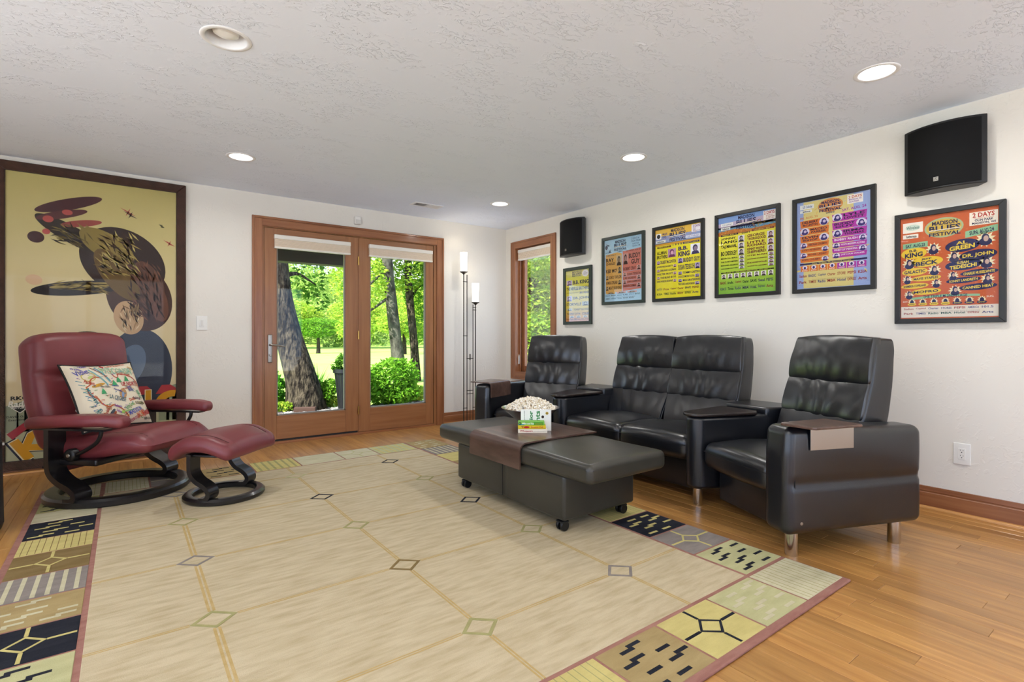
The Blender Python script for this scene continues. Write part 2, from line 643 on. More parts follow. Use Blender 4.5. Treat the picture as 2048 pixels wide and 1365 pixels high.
for i, (x, y, k) in enumerate(cand):
    if y + lens_[k] > YB + .14:
        # trimmed board at the door
        if y > YB + .05:
            continue
        rest.box(x - PW / 2 + .0004, x + PW / 2 - .0004, y + .0006, YB + .14, -.012, 0)
        continue
    if i < 290 and plank_score(x, y, k) > 0:
        o = bpy.data.objects.new('plank', plank_mesh[k])
        C.objects.link(o)
        o.parent = fl
        o.location = (x, y + lens_[k] / 2, 0)
    else:
        rest.box(x - PW / 2 + .0004, x + PW / 2 - .0004, y + .0006, y + lens_[k] - .0006, -.012, 0)
plank_rest = mat('oak_plank_far', '#9c6933', .36, coat=.35, var=('#cf9c59', (34, 2.2, 20), 6, .25, .8), island=.16)
rest.build('planks', plank_rest, fl, kind='stuff')

# baseboards
def baseboard(name, x0, y0, x1, y1, nx_, ny_, wm):
    """profile runs from (x0,y0) to (x1,y1); (nx_,ny_) points into the room"""
    prof = [(0, 0), (.016, 0), (.016, .098), (.012, .102), (.012, .108), (.015, .112), (.013, .138), (0, .138)]
    def run(pr):
        n = len(pr)
        vs = [(x0 + nx_ * d, y0 + ny_ * d, z) for d, z in pr] + [(x1 + nx_ * d, y1 + ny_ * d, z) for d, z in pr]
        return vs, [tuple(range(n)), tuple(range(2 * n - 1, n - 1, -1))] + [(i, n + i, n + (i + 1) % n, (i + 1) % n) for i in range(n)]
    o = struct(MB().add(*run(prof)).build(name, wm), 'stained wooden baseboard along the ' + ('back' if ny_ else 'right') + ' wall')
    q = [(.0165, .001), (.034, .001), (.0335, .008), (.030, .014), (.024, .018), (.0165, .019)]
    MB().add(*run(q)).build('shoe_moulding', shoe_m, o, smooth=True)
baseboard('baseboard_back', XL, YB, .985, YB, 0, -1, wood_x)
baseboard('baseboard_corner', 3.06, YB, XR, YB, 0, -1, wood_x)
baseboard('baseboard_right', XR, YF, XR, YB - .016, -1, 0, wood_y)

# ---------------------------------------------------------------- patio door
CX0, CX1, CZ = .978, 3.06, 2.223        # outer edge of casing
tr = struct(MB().box(CX0, CX0 + .022, YB - .024, YB, 0, CZ).box(CX0 + .022, CX0 + .092, YB - .019, YB, 0, CZ - .022).build('trim_1', wood_z, bevel=.003),
            'wide stained wooden casing around the patio door')
MB().box(CX1 - .022, CX1, YB - .024, YB, 0, CZ).box(CX1 - .092, CX1 - .022, YB - .019, YB, 0, CZ - .022).build('casing_side', wood_z, tr, bevel=.003)
MB().box(CX0 + .022, CX1 - .022, YB - .024, YB, CZ - .022, CZ).box(CX0 + .092, CX1 - .092, YB - .019, YB, CZ - .092, CZ - .022).build('casing_head', wood_x, tr, bevel=.003)
MB().box(DX0, DX0 + .046, YB, YB + .15, 0, DZ).build('jamb', door_z, tr)
MB().box(DX1 - .05, DX1, YB, YB + .15, 0, DZ).build('jamb', door_z, tr)
MB().box(DX0 + .046, DX1 - .05, YB, YB + .15, DZ - .04, DZ).build('head_jamb', door_x, tr)
MB().box(DX0 + .046, DX1 - .05, YB - .02, YB + .15, 0, .022).build('sill', wood_x, tr, bevel=.002)

def patio_door(name, x0, x1, gx0, gx1, label, z0=.03):
    y0, y1, z1, g0, g1 = YB + .006, YB + .05, 2.122, .272, 1.985
    d = MB().box(x0, gx0, y0, y1, z0, z1).build(name, door_z, bevel=.003)
    struct(d, label)
    MB().box(gx1, x1, y0, y1, z0, z1).build('stile', door_z, d, bevel=.003)
    MB().box(gx0, gx1, y0 + .001, y1, z0, g0).build('bottom_rail', door_x, d, bevel=.003)
    MB().box(gx0, gx1, y0 + .001, y1, g1, z1).build('top_rail', door_x, d, bevel=.003)
    b = MB()
    for a in ((gx0, gx0 + .012, g0, g1), (gx1 - .012, gx1, g0, g1), (gx0, gx1, g0, g0 + .012), (gx0, gx1, g1 - .012, g1)):
        b.box(a[0], a[1], y0 + .012, y1 - .004, a[2], a[3])
    b.build('glazing_bead', mat('glazing_bead', '#8a8074', .5), d)
    MB().box(gx0 + .004, gx1 - .004, y0 + .02, y0 + .026, g0 + .004, g1 - .004).build('pane', pane_glass, d)
    return d
d1 = patio_door('door_1', 1.090, 2.018, 1.203, 1.886, 'left glass patio door with lever handle', .04)
d2 = patio_door('door_2', 2.032, 2.930, 2.156, 2.834, 'right glass patio door beside the floor lamp', .023)
MB().box(2.019, 2.031, YB + .012, YB + .06, .022, 2.125).build('mullion', door_z, d2)
MB().box(1.09, 2.018, YB + .008, YB + .05, .0225, .038).build('weather_strip', mat('rubber', '#1c1c1e', .6), d1)
h = MB().rbox(1.120, 1.160, YB - .010, YB + .0055, .80, 1.075, .007, (2, 2, 4)).build('handle_plate', satin, d1, smooth=True)
MB().tube(cr([(1.137, YB - .008, .974), (1.137, YB - .045, .974), (1.16, YB - .055, .973), (1.22, YB - .055, .968), (1.268, YB - .053, .955)], 5), [.009] * 8 + [.008] * 8 + [.006] * 5, 10).build('lever', satin, h, smooth=True)
MB().rbox(1.128, 1.152, YB - .028, YB - .010, .862, .885, .006).build('thumb_turn', satin, h, smooth=True)
for z in (.26, 1.07, 1.87):
    MB().lathe([(.008, -.045), (.008, .045)], 10).build('hinge', brass, d1, loc=(2.025, YB - .002, z))

# ---------------------------------------------------------------- window in the right wall
wy0, wy1, wz0, wz1 = 4.506, 5.364, .513, 2.25
w = struct(MB().box(XR - .024, XR, wy0, wy0 + .022, wz0, wz1).box(XR - .019, XR, wy0 + .022, wy0 + .09, wz0 + .022, wz1 - .022).build('window_1', wood_z, bevel=.003),
           'tall narrow stained wooden casement window in the corner')
MB().box(XR - .024, XR, wy1 - .022, wy1, wz0, wz1).box(XR - .019, XR, wy1 - .09, wy1 - .022, wz0 + .022, wz1 - .022).build('casing_side', wood_z, w, bevel=.003)
MB().box(XR - .024, XR, wy0 + .022, wy1 - .022, wz1 - .022, wz1).box(XR - .019, XR, wy0 + .09, wy1 - .09, wz1 - .09, wz1 - .022).build('casing_head', wood_y, w, bevel=.003)
MB().box(XR - .024, XR, wy0 + .022, wy1 - .022, wz0, wz0 + .022).box(XR - .019, XR, wy0 + .09, wy1 - .09, wz0 + .022, wz0 + .098).build('casing_sill', wood_y, w, bevel=.003)
for a in ((WY0, WY0 + .018, WZ0, WZ1), (WY1 - .018, WY1, WZ0, WZ1), (WY0, WY1, WZ0, WZ0 + .018), (WY0, WY1, WZ1 - .018, WZ1)):
    MB().box(XR, XR + .15, a[0], a[1], a[2], a[3]).build('jamb', wood_z, w)
sx0, sx1 = XR + .085, XR + .13
sash = MB().box(sx0, sx1, WY1 - .085, WY1 - .02, WZ0 + .02, WZ1 - .02).build('sash', wood_z, w, bevel=.003)
MB().box(sx0, sx1, WY0 + .02, WY0 + .085, WZ0 + .02, WZ1 - .02).build('stile', wood_z, sash, bevel=.003)
MB().box(sx0, sx1, WY0 + .085, WY1 - .085, WZ0 + .02, WZ0 + .09).build('rail', wood_y, sash, bevel=.003)
MB().box(sx0, sx1, WY0 + .085, WY1 - .085, WZ1 - .09, WZ1 - .02).build('rail', wood_y, sash, bevel=.003)
MB().box(sx0 + .018, sx0 + .023, WY0 + .083, WY1 - .083, WZ0 + .088, WZ1 - .088).build('pane', pane_glass, sash)
MB().box(XR + .045, XR + .06, WY1 - .045, WY1 - .018, WZ0 + .02, WZ1 - .02).build('stop', wood_z, w)
lk = MB().rbox(XR + .03, XR + .044, WY1 - .036, WY1 - .018, .70, .80, .004).build('sash_lock', white_m, w, smooth=True)
MB().tube([(XR + .035, WY1 - .035, .73), (XR + .025, WY1 - .05, .76), (XR + .02, WY1 - .052, .82)], .005, 8).build('lock_lever', white_m, lk, smooth=True)

# rear windows (behind the viewer; they show only as reflections and daylight)
for i, (a, b) in enumerate(((-1.9, .7), (1.3, 3.7))):
    o = struct(MB().box(a - .09, a, YF, YF + .02, .06, 2.34).box(b, b + .09, YF, YF + .02, .06, 2.34).build('window_%d' % (i + 2), wood_z), 'wooden window behind the viewer')
    MB().box(a, b, YF, YF + .02, 2.25, 2.34).box(a, b, YF, YF + .02, .06, .15).build('casing_head', wood_x, o)
    m_ = (a + b) / 2
    MB().box(m_ - .04, m_ + .04, YF - .1, YF - .04, .15, 2.25).build('mullion', wood_z, o)

o = struct(MB().box(XL, XL + .02, -2.59, -2.5, .06, 2.34).box(XL, XL + .02, 3.2, 3.29, .06, 2.34).build('window_4', wood_z), 'wide wooden window in the left wall out of view')
MB().box(XL, XL + .02, -2.5, 3.2, 2.25, 2.34).box(XL, XL + .02, -2.5, 3.2, .06, .15).build('casing_head', wood_y, o)
for y in (-1.36, -.22, .92, 2.06):
    MB().box(XL - .1, XL - .04, y - .04, y + .04, .15, 2.25).build('mullion', wood_z, o)
struct(MB().box(XL - 2.2, XL - .15, YF - 1.2, YB + .15, 2.45, 2.6).box(XL - .15, XR + .15, YF - 1.2, YF - .15, 2.45, 2.6).build('sun_block_roof', mat('sun_block_paint', '#d8d4ca', .8)), 'added unseen pale overhang that keeps sun out of the windows')  # overhang added out of view to keep direct sun off the floor
struct(MB().box(-16, XL - .15, -16, 7.9, -.35, -.14).box(XL - .15, 16, -16, YF - .15, -.35, -.14).build('bounce_slab', mat('bounce_pale', '#e2e2de', .9)), 'added unseen pale ground slab that bounces daylight inside')  # unseen pale slab added to bounce sunlight up to the ceiling

# ---------------------------------------------------------------- fittings on ceiling and walls
CAN_LABEL = {0: 'lit recessed ceiling light above the near end of the sofa', 1: 'lit recessed ceiling light above the middle of the poster wall',
             2: 'lit recessed ceiling light nearest the corner window', 3: 'lit recessed ceiling light in front of the framed artwork'}
for i, (cx, cy_, on) in enumerate(CANS):
    lab = CAN_LABEL.get(i, 'lit recessed ceiling light behind the viewer')
    if not on:
        lab = 'unlit recessed ceiling downlight with its bulb tilted in a deep white cone'
    o = thing('recessed_light', lab, 'ceiling light', (cx, cy_, H), group='recessed ceiling lights')
    Ri = .083 if on else .088
    MB().lathe([(Ri - .003, .01), (Ri - .003, -.001), (Ri, -.004), (Ri + .016, -.004), (Ri + .020, -.001), (Ri + .020, .0)], 40, cap=False).build('trim_ring', white_metal, o, smooth=True, angle=60)
    if on:
        MB().lathe([(Ri - .003, .004), (Ri - .012, .03), (Ri - .02, .05)], 40, cap=False).build('baffle', white_metal, o, smooth=True)
        MB().lathe([(.0001, .030), (.04, .030), (Ri - .012, .034), (Ri - .016, .045)], 32, cap=False).build('lens', lens_on, o, smooth=True)
        ld = bpy.data.lights.new('can_light', 'AREA')
        ld.shape = 'DISK'; ld.size = .13; ld.energy = CAN_W; ld.color = (1, .975, .93); ld.spread = math.radians(165)
        lo_ = bpy.data.objects.new('can_light', ld); C.objects.link(lo_)
        lo_.parent = o; lo_.location = (0, 0, -.006)
    else:
        MB().lathe([(Ri - .003, .002), (Ri - .010, .05), (Ri - .02, .12)], 40, cap=False).build('cone', white_metal, o, smooth=True)
        MB().lathe([(.0001, .119), (Ri - .02, .12)], 32, cap=False).build('cone_top', white_metal, o)
        MB().lathe([(.0001, -.0), (.03, .002), (.052, .012), (.056, .022), (.04, .05), (.025, .075)], 28, cap=False).build('bulb', mat('frosted_bulb', '#f3f2ee', .35), o, smooth=True,
            loc=(.0, .01, .008), rot=(.2, 0, 0))

v = thing('ceiling_vent', 'white slotted air register in the ceiling above the patio door', 'vent', (2.555, 4.94, H))
MB().box(-.165, .165, -.07, -.048, -.007, 0).box(-.165, .165, .048, .07, -.007, 0).box(-.165, -.135, -.048, .048, -.007, 0).box(.135, .165, -.048, .048, -.007, 0).box(-.006, .006, -.048, .048, -.006, 0).build('frame', white_metal, v, bevel=.002)
MB().box(-.135, .135, -.048, .048, -.0012, 0).build('duct_shadow', mat('vent_inside', '#2f2f30', .8), v)
for i in range(22):
    x = -.129 + i * .0123
    if abs(x) < .01:
        continue
    tilt = -.75 if x < 0 else .5
    MB().box(-.0055, .0055, -.048, .048, -.0006, .0006).build('louver', white_metal, v, loc=(x, 0, -.0055), rot=(0, tilt, 0))

o = thing('motion_sensor', 'small white sensor box on the wall above the patio door', 'sensor', (2.005, YB, 2.255))
MB().rbox(-.035, .035, -.045, 0, 0, .085, .01, (2, 2, 2)).build('housing', white_m, o, smooth=True)
MB().rbox(-.025, .025, -.049, -.043, .006, .05, .003, (2, 2, 2)).build('lens', mat('sensor_lens', '#dad8d2', .3), o, smooth=True)

o = thing('light_switch', 'white rocker light switch between the framed artwork and the patio door', 'switch', (.565, YB, 1.115))
MB().rbox(-.044, .044, -.007, 0, 0, .13, .004, (2, 1, 2)).build('plate', white_m, o, smooth=True)
MB().box(-.019, .019, -.0095, -.006, .03, .1).build('rocker', white_m, o, bevel=.0015)
MB().box(-.008, .008, -.0125, -.009, .04, .09).build('paddle', mat('switch_paddle', '#e2dfd8', .35), o, bevel=.001)

o = thing('wall_outlet', 'white double power outlet low on the wall beside the sofa', 'outlet', (XR, .888, .302), (0, 0, -PI / 2))
MB().rbox(-.04, .04, -.007, 0, 0, .127, .004, (2, 1, 2)).build('plate', white_m, o, smooth=True)
r_ = MB().box(-.0165, .0165, -.0092, -.006, .03, .097).build('receptacle', white_m, o, bevel=.001)
for z in (.046, .078):
    MB().box(-.0075, -.0055, -.0094, -.009, z + .004, z + .012).box(.0055, .0075, -.0094, -.009, z + .004, z + .011).box(-.0025, .0025, -.0094, -.009, z - .007, z - .002).build('slots', dark_slot, r_)

# cellular shades, raised
def shade(loc, W, rz, label, depth=.035):
    o = thing('window_shade', label, 'window shade', loc, (0, 0, rz), 'raised cellular shades')
    MB().box(-W / 2, W / 2, -depth, 0, .095, .135).build('head_rail', cell_rail, o, bevel=.004)
    b = MB()
    n = 7
    for i in range(n):
        z0, z1 = .018 + i * .011, .018 + (i + 1) * .011
        zm = (z0 + z1) / 2
        b.prism([(-depth + .006, z0), (-depth + .002, zm), (-depth + .006, z1), (-.006, z1), (-.002, zm), (-.006, z0)], -W / 2 + .004, W / 2 - .004, M=Matrix(((0, 0, 1, 0), (1, 0, 0, 0), (0, 1, 0, 0), (0, 0, 0, 1))))
    b.build('pleats', cell_m, o)
    MB().box(-W / 2 + .002, W / 2 - .002, -depth + .001, -.001, 0, .018).build('bottom_rail', cell_rail, o, bevel=.003)
    MB().box(-.02, .02, -depth - .006, -depth + .002, .002, .007).build('pull', cell_rail, o)
shade((1.553, YB + .004, 1.921), .757, 0, 'raised cream cellular shade on the left patio door')
shade((2.521, YB + .004, 1.924), .772, 0, 'raised cream cellular shade on the right patio door')
shade((XR + .05, (WY0 + WY1) / 2, 2.012), .66, -PI / 2, 'raised cream cellular shade in the narrow corner window')

# ================================================================ RUG
RX0, RX1, RY0, RY1 = -.452, 2.528, .936, 4.737
FX0, FX1, FY0, FY1 = -.112, 2.188, 1.228, 4.385
rug = thing('area_rug', 'large beige wool rug with diamond grid and patchwork border under the ottoman', 'rug', ((RX0 + RX1) / 2, (RY0 + RY1) / 2, 0))
rcx, rcy = (RX0 + RX1) / 2, (RY0 + RY1) / 2
def rugmat(name, c1, c2):
    return mat(name, c1, .95, spec=.1, var=(c2, (7, 26, 20), 5, .36, .68), bump=((260, 420, 300), .5, .004, 'noise'))
rose = rugmat('rug_rose', '#94675d', '#a67a6e')
field_m = mat('rug_field', '#c8b99b', .95, spec=.1, var=('#ae9d7c', (6, 34, 8), 9, .38, .74), bump=((260, 420, 300), .5, .004, 'noise'))
RC = {'black': rugmat('rug_black', '#23242c', '#2c2e36'), 'yellow': rugmat('rug_yellow', '#cbbd7c', '#bcae70'), 'tan': rugmat('rug_tan', '#ab966a', '#9c875d'),
      'grey': rugmat('rug_grey', '#8f8680', '#807873'), 'green': rugmat('rug_green', '#bcb98c', '#b0ac80'), 'cream': rugmat('rug_cream', '#cac3a4', '#bbb394'),
      'brown': rugmat('rug_brown', '#86714c', '#79653f'), 'gold': rugmat('rug_gold', '#c0a675', '#b49a64'), 'olive': rugmat('rug_olive', '#a5a070', '#989363')}
def L2(x, y, z):
    return (x - rcx, y - rcy, z)
MB().rbox(RX0 - rcx, RX1 - rcx, RY0 - rcy, RY1 - rcy, .0008, .0125, .005, (2, 2, 1), 3).build('edge_binding', rose, rug, smooth=True)
def slab(x0, x1, y0, y1, z0, z1):
    return MB().box(x0 - rcx, x1 - rcx, y0 - rcy, y1 - rcy, z0, z1)
slab(FX0, FX1, FY0, FY1, .006, .0145).build('field', field_m, rug, bevel=.003)
GX, GY = [.268, 1.035, 1.782], [1.585, 2.217, 2.842, 3.472, 4.103]
dia = [['olive', 'brown', 'olive', 'grey', 'olive'], ['olive', 'brown', 'olive', 'black', 'green'], ['grey', 'olive', 'black', 'olive', 'black']]
dia[0] = ['brown', 'olive', 'grey', 'olive', 'grey']
for i, x in enumerate(GX):
    ys = [FY0] + GY + [FY1]
    for j in range(len(ys) - 1):
        a = ys[j] + (.07 if j else 0)
        b = ys[j + 1] - (.07 if j < len(GY) else 0)
        w_ = .013 if i == 0 else .009
        for q0, q1 in ((-w_, -w_ * .25), (w_ * .25, w_)):
            MB().box(x + q0 - rcx, x + q1 - rcx, a - rcy, b - rcy, .010, .0152).build('grid_line', RC['gold'], rug)
for j, y in enumerate(GY):
    xs = [FX0] + GX + [FX1]
    for i in range(len(xs) - 1):
        a = xs[i] + (.078 if i else 0)
        b = xs[i + 1] - (.078 if i < len(GX) else 0)
        slab(a, b, y - .008, y - .003, .010, .0152).build('grid_line', RC['gold'], rug)
        slab(a, b, y + .003, y + .008, .010, .0152).build('grid_line', RC['gold'], rug)
def diamond(x, y, rx, ry, w_, z0, z1, colour, name, parent):
    o_, i_ = [(rx, 0), (0, ry), (-rx, 0), (0, -ry)], [(rx - w_ * 1.4, 0), (0, ry - w_ * 1.4), (-rx + w_ * 1.4, 0), (0, -ry + w_ * 1.4)]
    vs = [(*p, z1) for p in o_] + [(*p, z1) for p in i_] + [(*p, z0) for p in o_] + [(*p, z0) for p in i_]
    fs = []
    for k in range(4):
        q = (k + 1) % 4
        fs += [(k, q, 4 + q, 4 + k), (8 + k, 8 + q, q, k), (4 + k, 4 + q, 12 + q, 12 + k)]
    return MB().add(vs, fs).build(name, colour, parent, loc=(x, y, 0))
for i, x in enumerate(GX):
    for j, y in enumerate(GY):
        diamond(x - rcx, y - rcy, .078, .071, .013, .010, .0158, RC[dia[i][j]], 'diamond_motif', rug)

def panel(x0, x1, y0, y1, base, motif, col2=None, seed=0):
    g = .0055
    x0 += g; x1 -= g; y0 += g; y1 -= g
    p = slab(x0, x1, y0, y1, .007, .0148).build('border_panel', RC[base], rug, bevel=.002)
    cx, cy_ = (x0 + x1) / 2 - rcx, (y0 + y1) / 2 - rcy
    wx, wy = (x1 - x0) / 2, (y1 - y0) / 2
    class Bars:
        def box(s_, *q):
            MB().box(*q).build('motif_bar', RC[col2], p)
            return s_
    b = Bars()
    z0, z1 = .011, .0156
    rr = random.Random(seed)
    if motif == 'dash':
        rows = 4
        for r in range(rows):
            y = -wy + (r + .6) * 2 * wy / (rows + .2)
            x = -wx + .015 + .05 * (r % 2) + rr.random() * .02
            while x < wx - .05:
                n = rr.choice((1, 2, 2))
                l = wx * .42
                for q in range(n):
                    a, e = x + q * l * .72, x + q * l * .72 + l
                    if e > wx - .008:
                        break
                    yy = y + (q - .5) * .016
                    if abs(yy) + .006 < wy:
                        b.box(cx + a, cx + e, cy_ + yy - .0075, cy_ + yy + .0075, z0, z1)
                x += l * (n * .72) + wx * .42
    elif motif == 'stripe':
        n = 6
        for k in range(n):
            x = -wx + (k + .7) * 2 * wx / (n + .4)
            b.box(cx + x - .008, cx + x + .008, cy_ - wy + .004, cy_ + wy - .004, z0, z1)
    elif motif == 'groove':
        n = 5
        for k in range(n):
            x = -wx + (k + .7) * 2 * wx / (n + .4)
            b.box(cx + x - .019, cx + x - .016, cy_ - wy + .002, cy_ + wy - .002, z0, .0152).box(cx + x + .006, cx + x + .009, cy_ - wy + .002, cy_ + wy - .002, z0, .0152)
    elif motif == 'hex':
        rx, ry, w_ = wx * .42, wy * .44, .006
        d = diamond(cx, cy_, rx, ry, .010, z0, z1, RC[col2], 'motif_diamond', p)
        b.box(cx - wx + .004, cx - rx, cy_ - w_, cy_ + w_, z0, z1).box(cx + rx, cx + wx - .004, cy_ - w_, cy_ + w_, z0, z1)
        b.box(cx - w_, cx + w_, cy_ - wy + .004, cy_ - ry, z0, z1).box(cx - w_, cx + w_, cy_ + ry, cy_ + wy - .004, z0, z1)
e_ = .024
# near side, right to left
nx_ = [FX1, 1.87, 1.55, 1.234, .915, .595, .275, -.05, FX0 - .006]
near = [('green', 'dash', 'cream'), ('yellow', 'hex', 'black'), ('tan', 'dash', 'black'), ('yellow', 'groove', 'olive'), ('grey', 'hex', 'yellow'), ('black', 'dash', 'yellow'), ('cream', 'stripe', 'green')]
for k, a in enumerate(near):
    panel(nx_[k + 1] if k < 6 else FX0, nx_[k], RY0 + e_, FY0 - .012, *a, seed=k)
panel(FX1, RX1 - .006, RY0 + e_, FY0 - .012, 'cream', 'groove', 'olive', 1)
panel(RX0 + e_, FX0 - .006, RY0 + e_, FY0, 'tan', 'stripe', 'cream', 2)
# right side, near to far
ry_ = [1.225, 1.49, 1.752, 2.03, 2.31, 2.60, 2.89, 3.19, 3.49, 3.79, 4.09, FY1]
right = [('green', 'dash', 'black'), ('grey', 'hex', 'yellow'), ('black', 'dash', 'yellow'), ('yellow', 'groove', 'olive'), ('tan', 'dash', 'cream'), ('brown', 'hex', 'yellow'), ('black', 'dash', 'yellow'),
         ('cream', 'groove', 'olive'), ('tan', 'hex', 'black'), ('yellow', 'plain'), ('grey', 'stripe', 'cream')]
for k, a in enumerate(right):
    panel(FX1 + .012, RX1 - .006, ry_[k], ry_[k + 1], *a, seed=20 + k)
panel(FX1 + .012, RX1 - .006, FY1, RY1 - .012, 'tan', 'dash', 'cream', 31)
# left side, near to far
ly_ = [FY0, 1.48, 1.74, 2.005, 2.281, 2.559, 2.823, 3.09, 3.387, 3.631, 3.935, 4.14, FY1]
left = [('yellow', 'dash', 'black'), ('grey', 'stripe', 'cream'), ('cream', 'hex', 'black'), ('green', 'dash', 'black'), ('black', 'hex', 'yellow'), ('tan', 'dash', 'cream'), ('grey', 'stripe', 'cream'),
        ('brown', 'hex', 'yellow'), ('yellow', 'groove', 'brown'), ('black', 'dash', 'yellow'), ('cream', 'plain'), ('olive', 'dash', 'black')]
for k, a in enumerate(left):
    panel(RX0 + e_, FX0 - .014, ly_[k], ly_[k + 1], *a, seed=40 + k)
panel(RX0 + e_, FX0 - .014, FY1, RY1 - .012, 'cream', 'groove', 'olive', 53)
# far side, left to right
fx_ = [FX0, .145, .475, .815, 1.154, 1.511, 1.82, FX1]
far = [('cream', 'groove', 'olive'), ('grey', 'hex', 'cream'), ('tan', 'dash', 'black'), ('yellow', 'stripe', 'olive'), ('cream', 'plain'), ('cream', 'hex', 'green'), ('green', 'stripe', 'yellow')]
for k, a in enumerate(far):
    panel(fx_[k], fx_[k + 1], FY1 + .012, RY1 - .012, *a, seed=60 + k)

# ================================================================ SECTIONAL SOFA
ANG = math.atan2(-.376, .927)
YC = 2.555
sofa = thing('sectional_sofa', 'curved black leather four-seat theatre sofa with wooden armrest tables', 'sofa', (3.2, YC, 0))
def fuzz(x, y, z, s=9, a=.003):
    return a * noise.noise(Vector((x * s, y * s, z * s)))
def sm(t):
    t = max(0, min(1, t)); return t * t * (3 - 2 * t)

# front of the backrest as a function of height
BK = [(.36, .545), (.45, .575), (.6, .635), (.8, .695), (1.0, .738), (1.08, .75)]
def bk(z):
    for (a, p), (b, q) in zip(BK, BK[1:]):
        if z <= b:
            return p + (q - p) * (z - a) / (b - a)
    return BK[-1][1]
def back_half(z):
    return .262 + .022 * sm((z - .4) / .25) - .014 * sm((z - .85) / .22)

def make_seat():
    parts = []
    def seat_w(x, y, z):
        u = (x - .05) / .6
        zz = z + (.020 * (1 - (y / .29) ** 2) + .018 * math.sin(PI * min(1, max(0, u)))) * sm((z - .3) / .12)
        zz += (.5 - u) * .012
        return (x - .028 * (1 - (y / .3) ** 2) * (1 if x < .2 else 0) * sm((.2 - x) / .15), y, zz + fuzz(x, y, z, 7, .003))
    parts.append((MB().rbox(.055, .66, -.283, .283, .265, .412, .052, (12, 12, 4), 4, seat_w), 'seat_cushion', leather, None))
    # piping seam under the cushion crown
    pts = [(.058 - .028 * (1 - (y / .3) ** 2), y, .372) for y in np.linspace(-.262, .262, 15)]
    parts.append((MB().tube(pts, .0035, 6), 'seam', seam_b, 'seat_cushion'))
    parts.append((MB().rbox(.17, .74, -.286, .286, .065, .29, .015, (2, 2, 2)), 'base', leather, None))
    # backrest shell
    def shell(x, y, z):
        t = (x + .5)          # 0 front .. 1 back
        hz = back_half(z)
        thick = .105 + .05 * sm((1.0 - z) / .5)
        return (bk(z) - .010 + t * (thick + .032), y * hz, z - .02 * (y ** 2) * sm((z - .9) / .12))
    parts.append((MB().rbox(-.5, .5, -1, 1, .36, 1.066, .08, (4, 8, 14), 3, shell), 'backrest', leather, None))
    def pad(z0, z1, puff, wr, kink):
        def w(x, y, z):
            t = x + .5
            u = (z - z0) / (z1 - z0)
            hz = back_half(z) - .006
            yy = y
            bul = puff * math.sin(PI * max(0, min(1, u))) ** .7 * (1 - .55 * y * y)
            wrk = wr * math.sin(y * 13 + 2.2 * math.sin(u * 3 + y * 2) + 5 * noise.noise(Vector((y * 2, z * 3, kink)))) * (math.sin(PI * max(0, min(1, u))) * .5 + .5) * (1 - abs(y)) ** .5 if wr else 0
            x_ = bk(z) + .03 - (1 - t) * (.05 + bul + wrk)
            drop = -.016 * (y ** 2) * sm((z - .9) / .12)
            return (x_ + fuzz(y, z, kink, 4, .003), yy * hz, z + drop - .006 * (1 - y * y) * (1 - u) * 1.0)
        return MB().rbox(-.5, .5, -1, 1, z0, z1, .03, (2, 22, 10), 3, w)
    parts.append((pad(.40, .618, .010, .002, 1), 'lower_pad', leather, 'backrest'))
    parts.append((pad(.612, .812, .020, .0075, 2), 'lumbar_pad', leather, 'backrest'))
    parts.append((pad(.806, 1.072, .036, .0035, 3), 'headrest', leather, 'backrest'))
    return parts
seat_parts = make_seat()
seat_data = {}
def place_seat(x, y, rz, w_scale=1.0):
    made = {}
    for mb, name, m_, par in seat_parts:
        k = name
        if k not in seat_data:
            o = mb.build(name, m_, None, smooth=True, angle=60)
            seat_data[k] = o.data
        else:
            o = bpy.data.objects.new(name, seat_data[k])
            C.objects.link(o)
        if par:
            o.parent = made[par]
        else:
            o.parent = sofa
            o.location = (x - 3.2, y - YC, 0)
            o.rotation_euler = (0, 0, rz)
            o.scale = (1, w_scale, 1)
        made[name] = o
nA, nN = Vector((.927, -.376)), Vector((.376, .927))
O1 = Vector((2.486, 1.186))
p1 = O1 + nN * .452
O2 = Vector((2.486, 2 * YC - 1.186))
p2 = Vector((p1.x, 2 * YC - p1.y))
place_seat(p1.x, p1.y, ANG, 1.0)
place_seat(p2.x, p2.y, -ANG, 1.0)
place_seat(2.80, YC - .286, 0, 1.04)
place_seat(2.80, YC + .286, 0, 1.04)

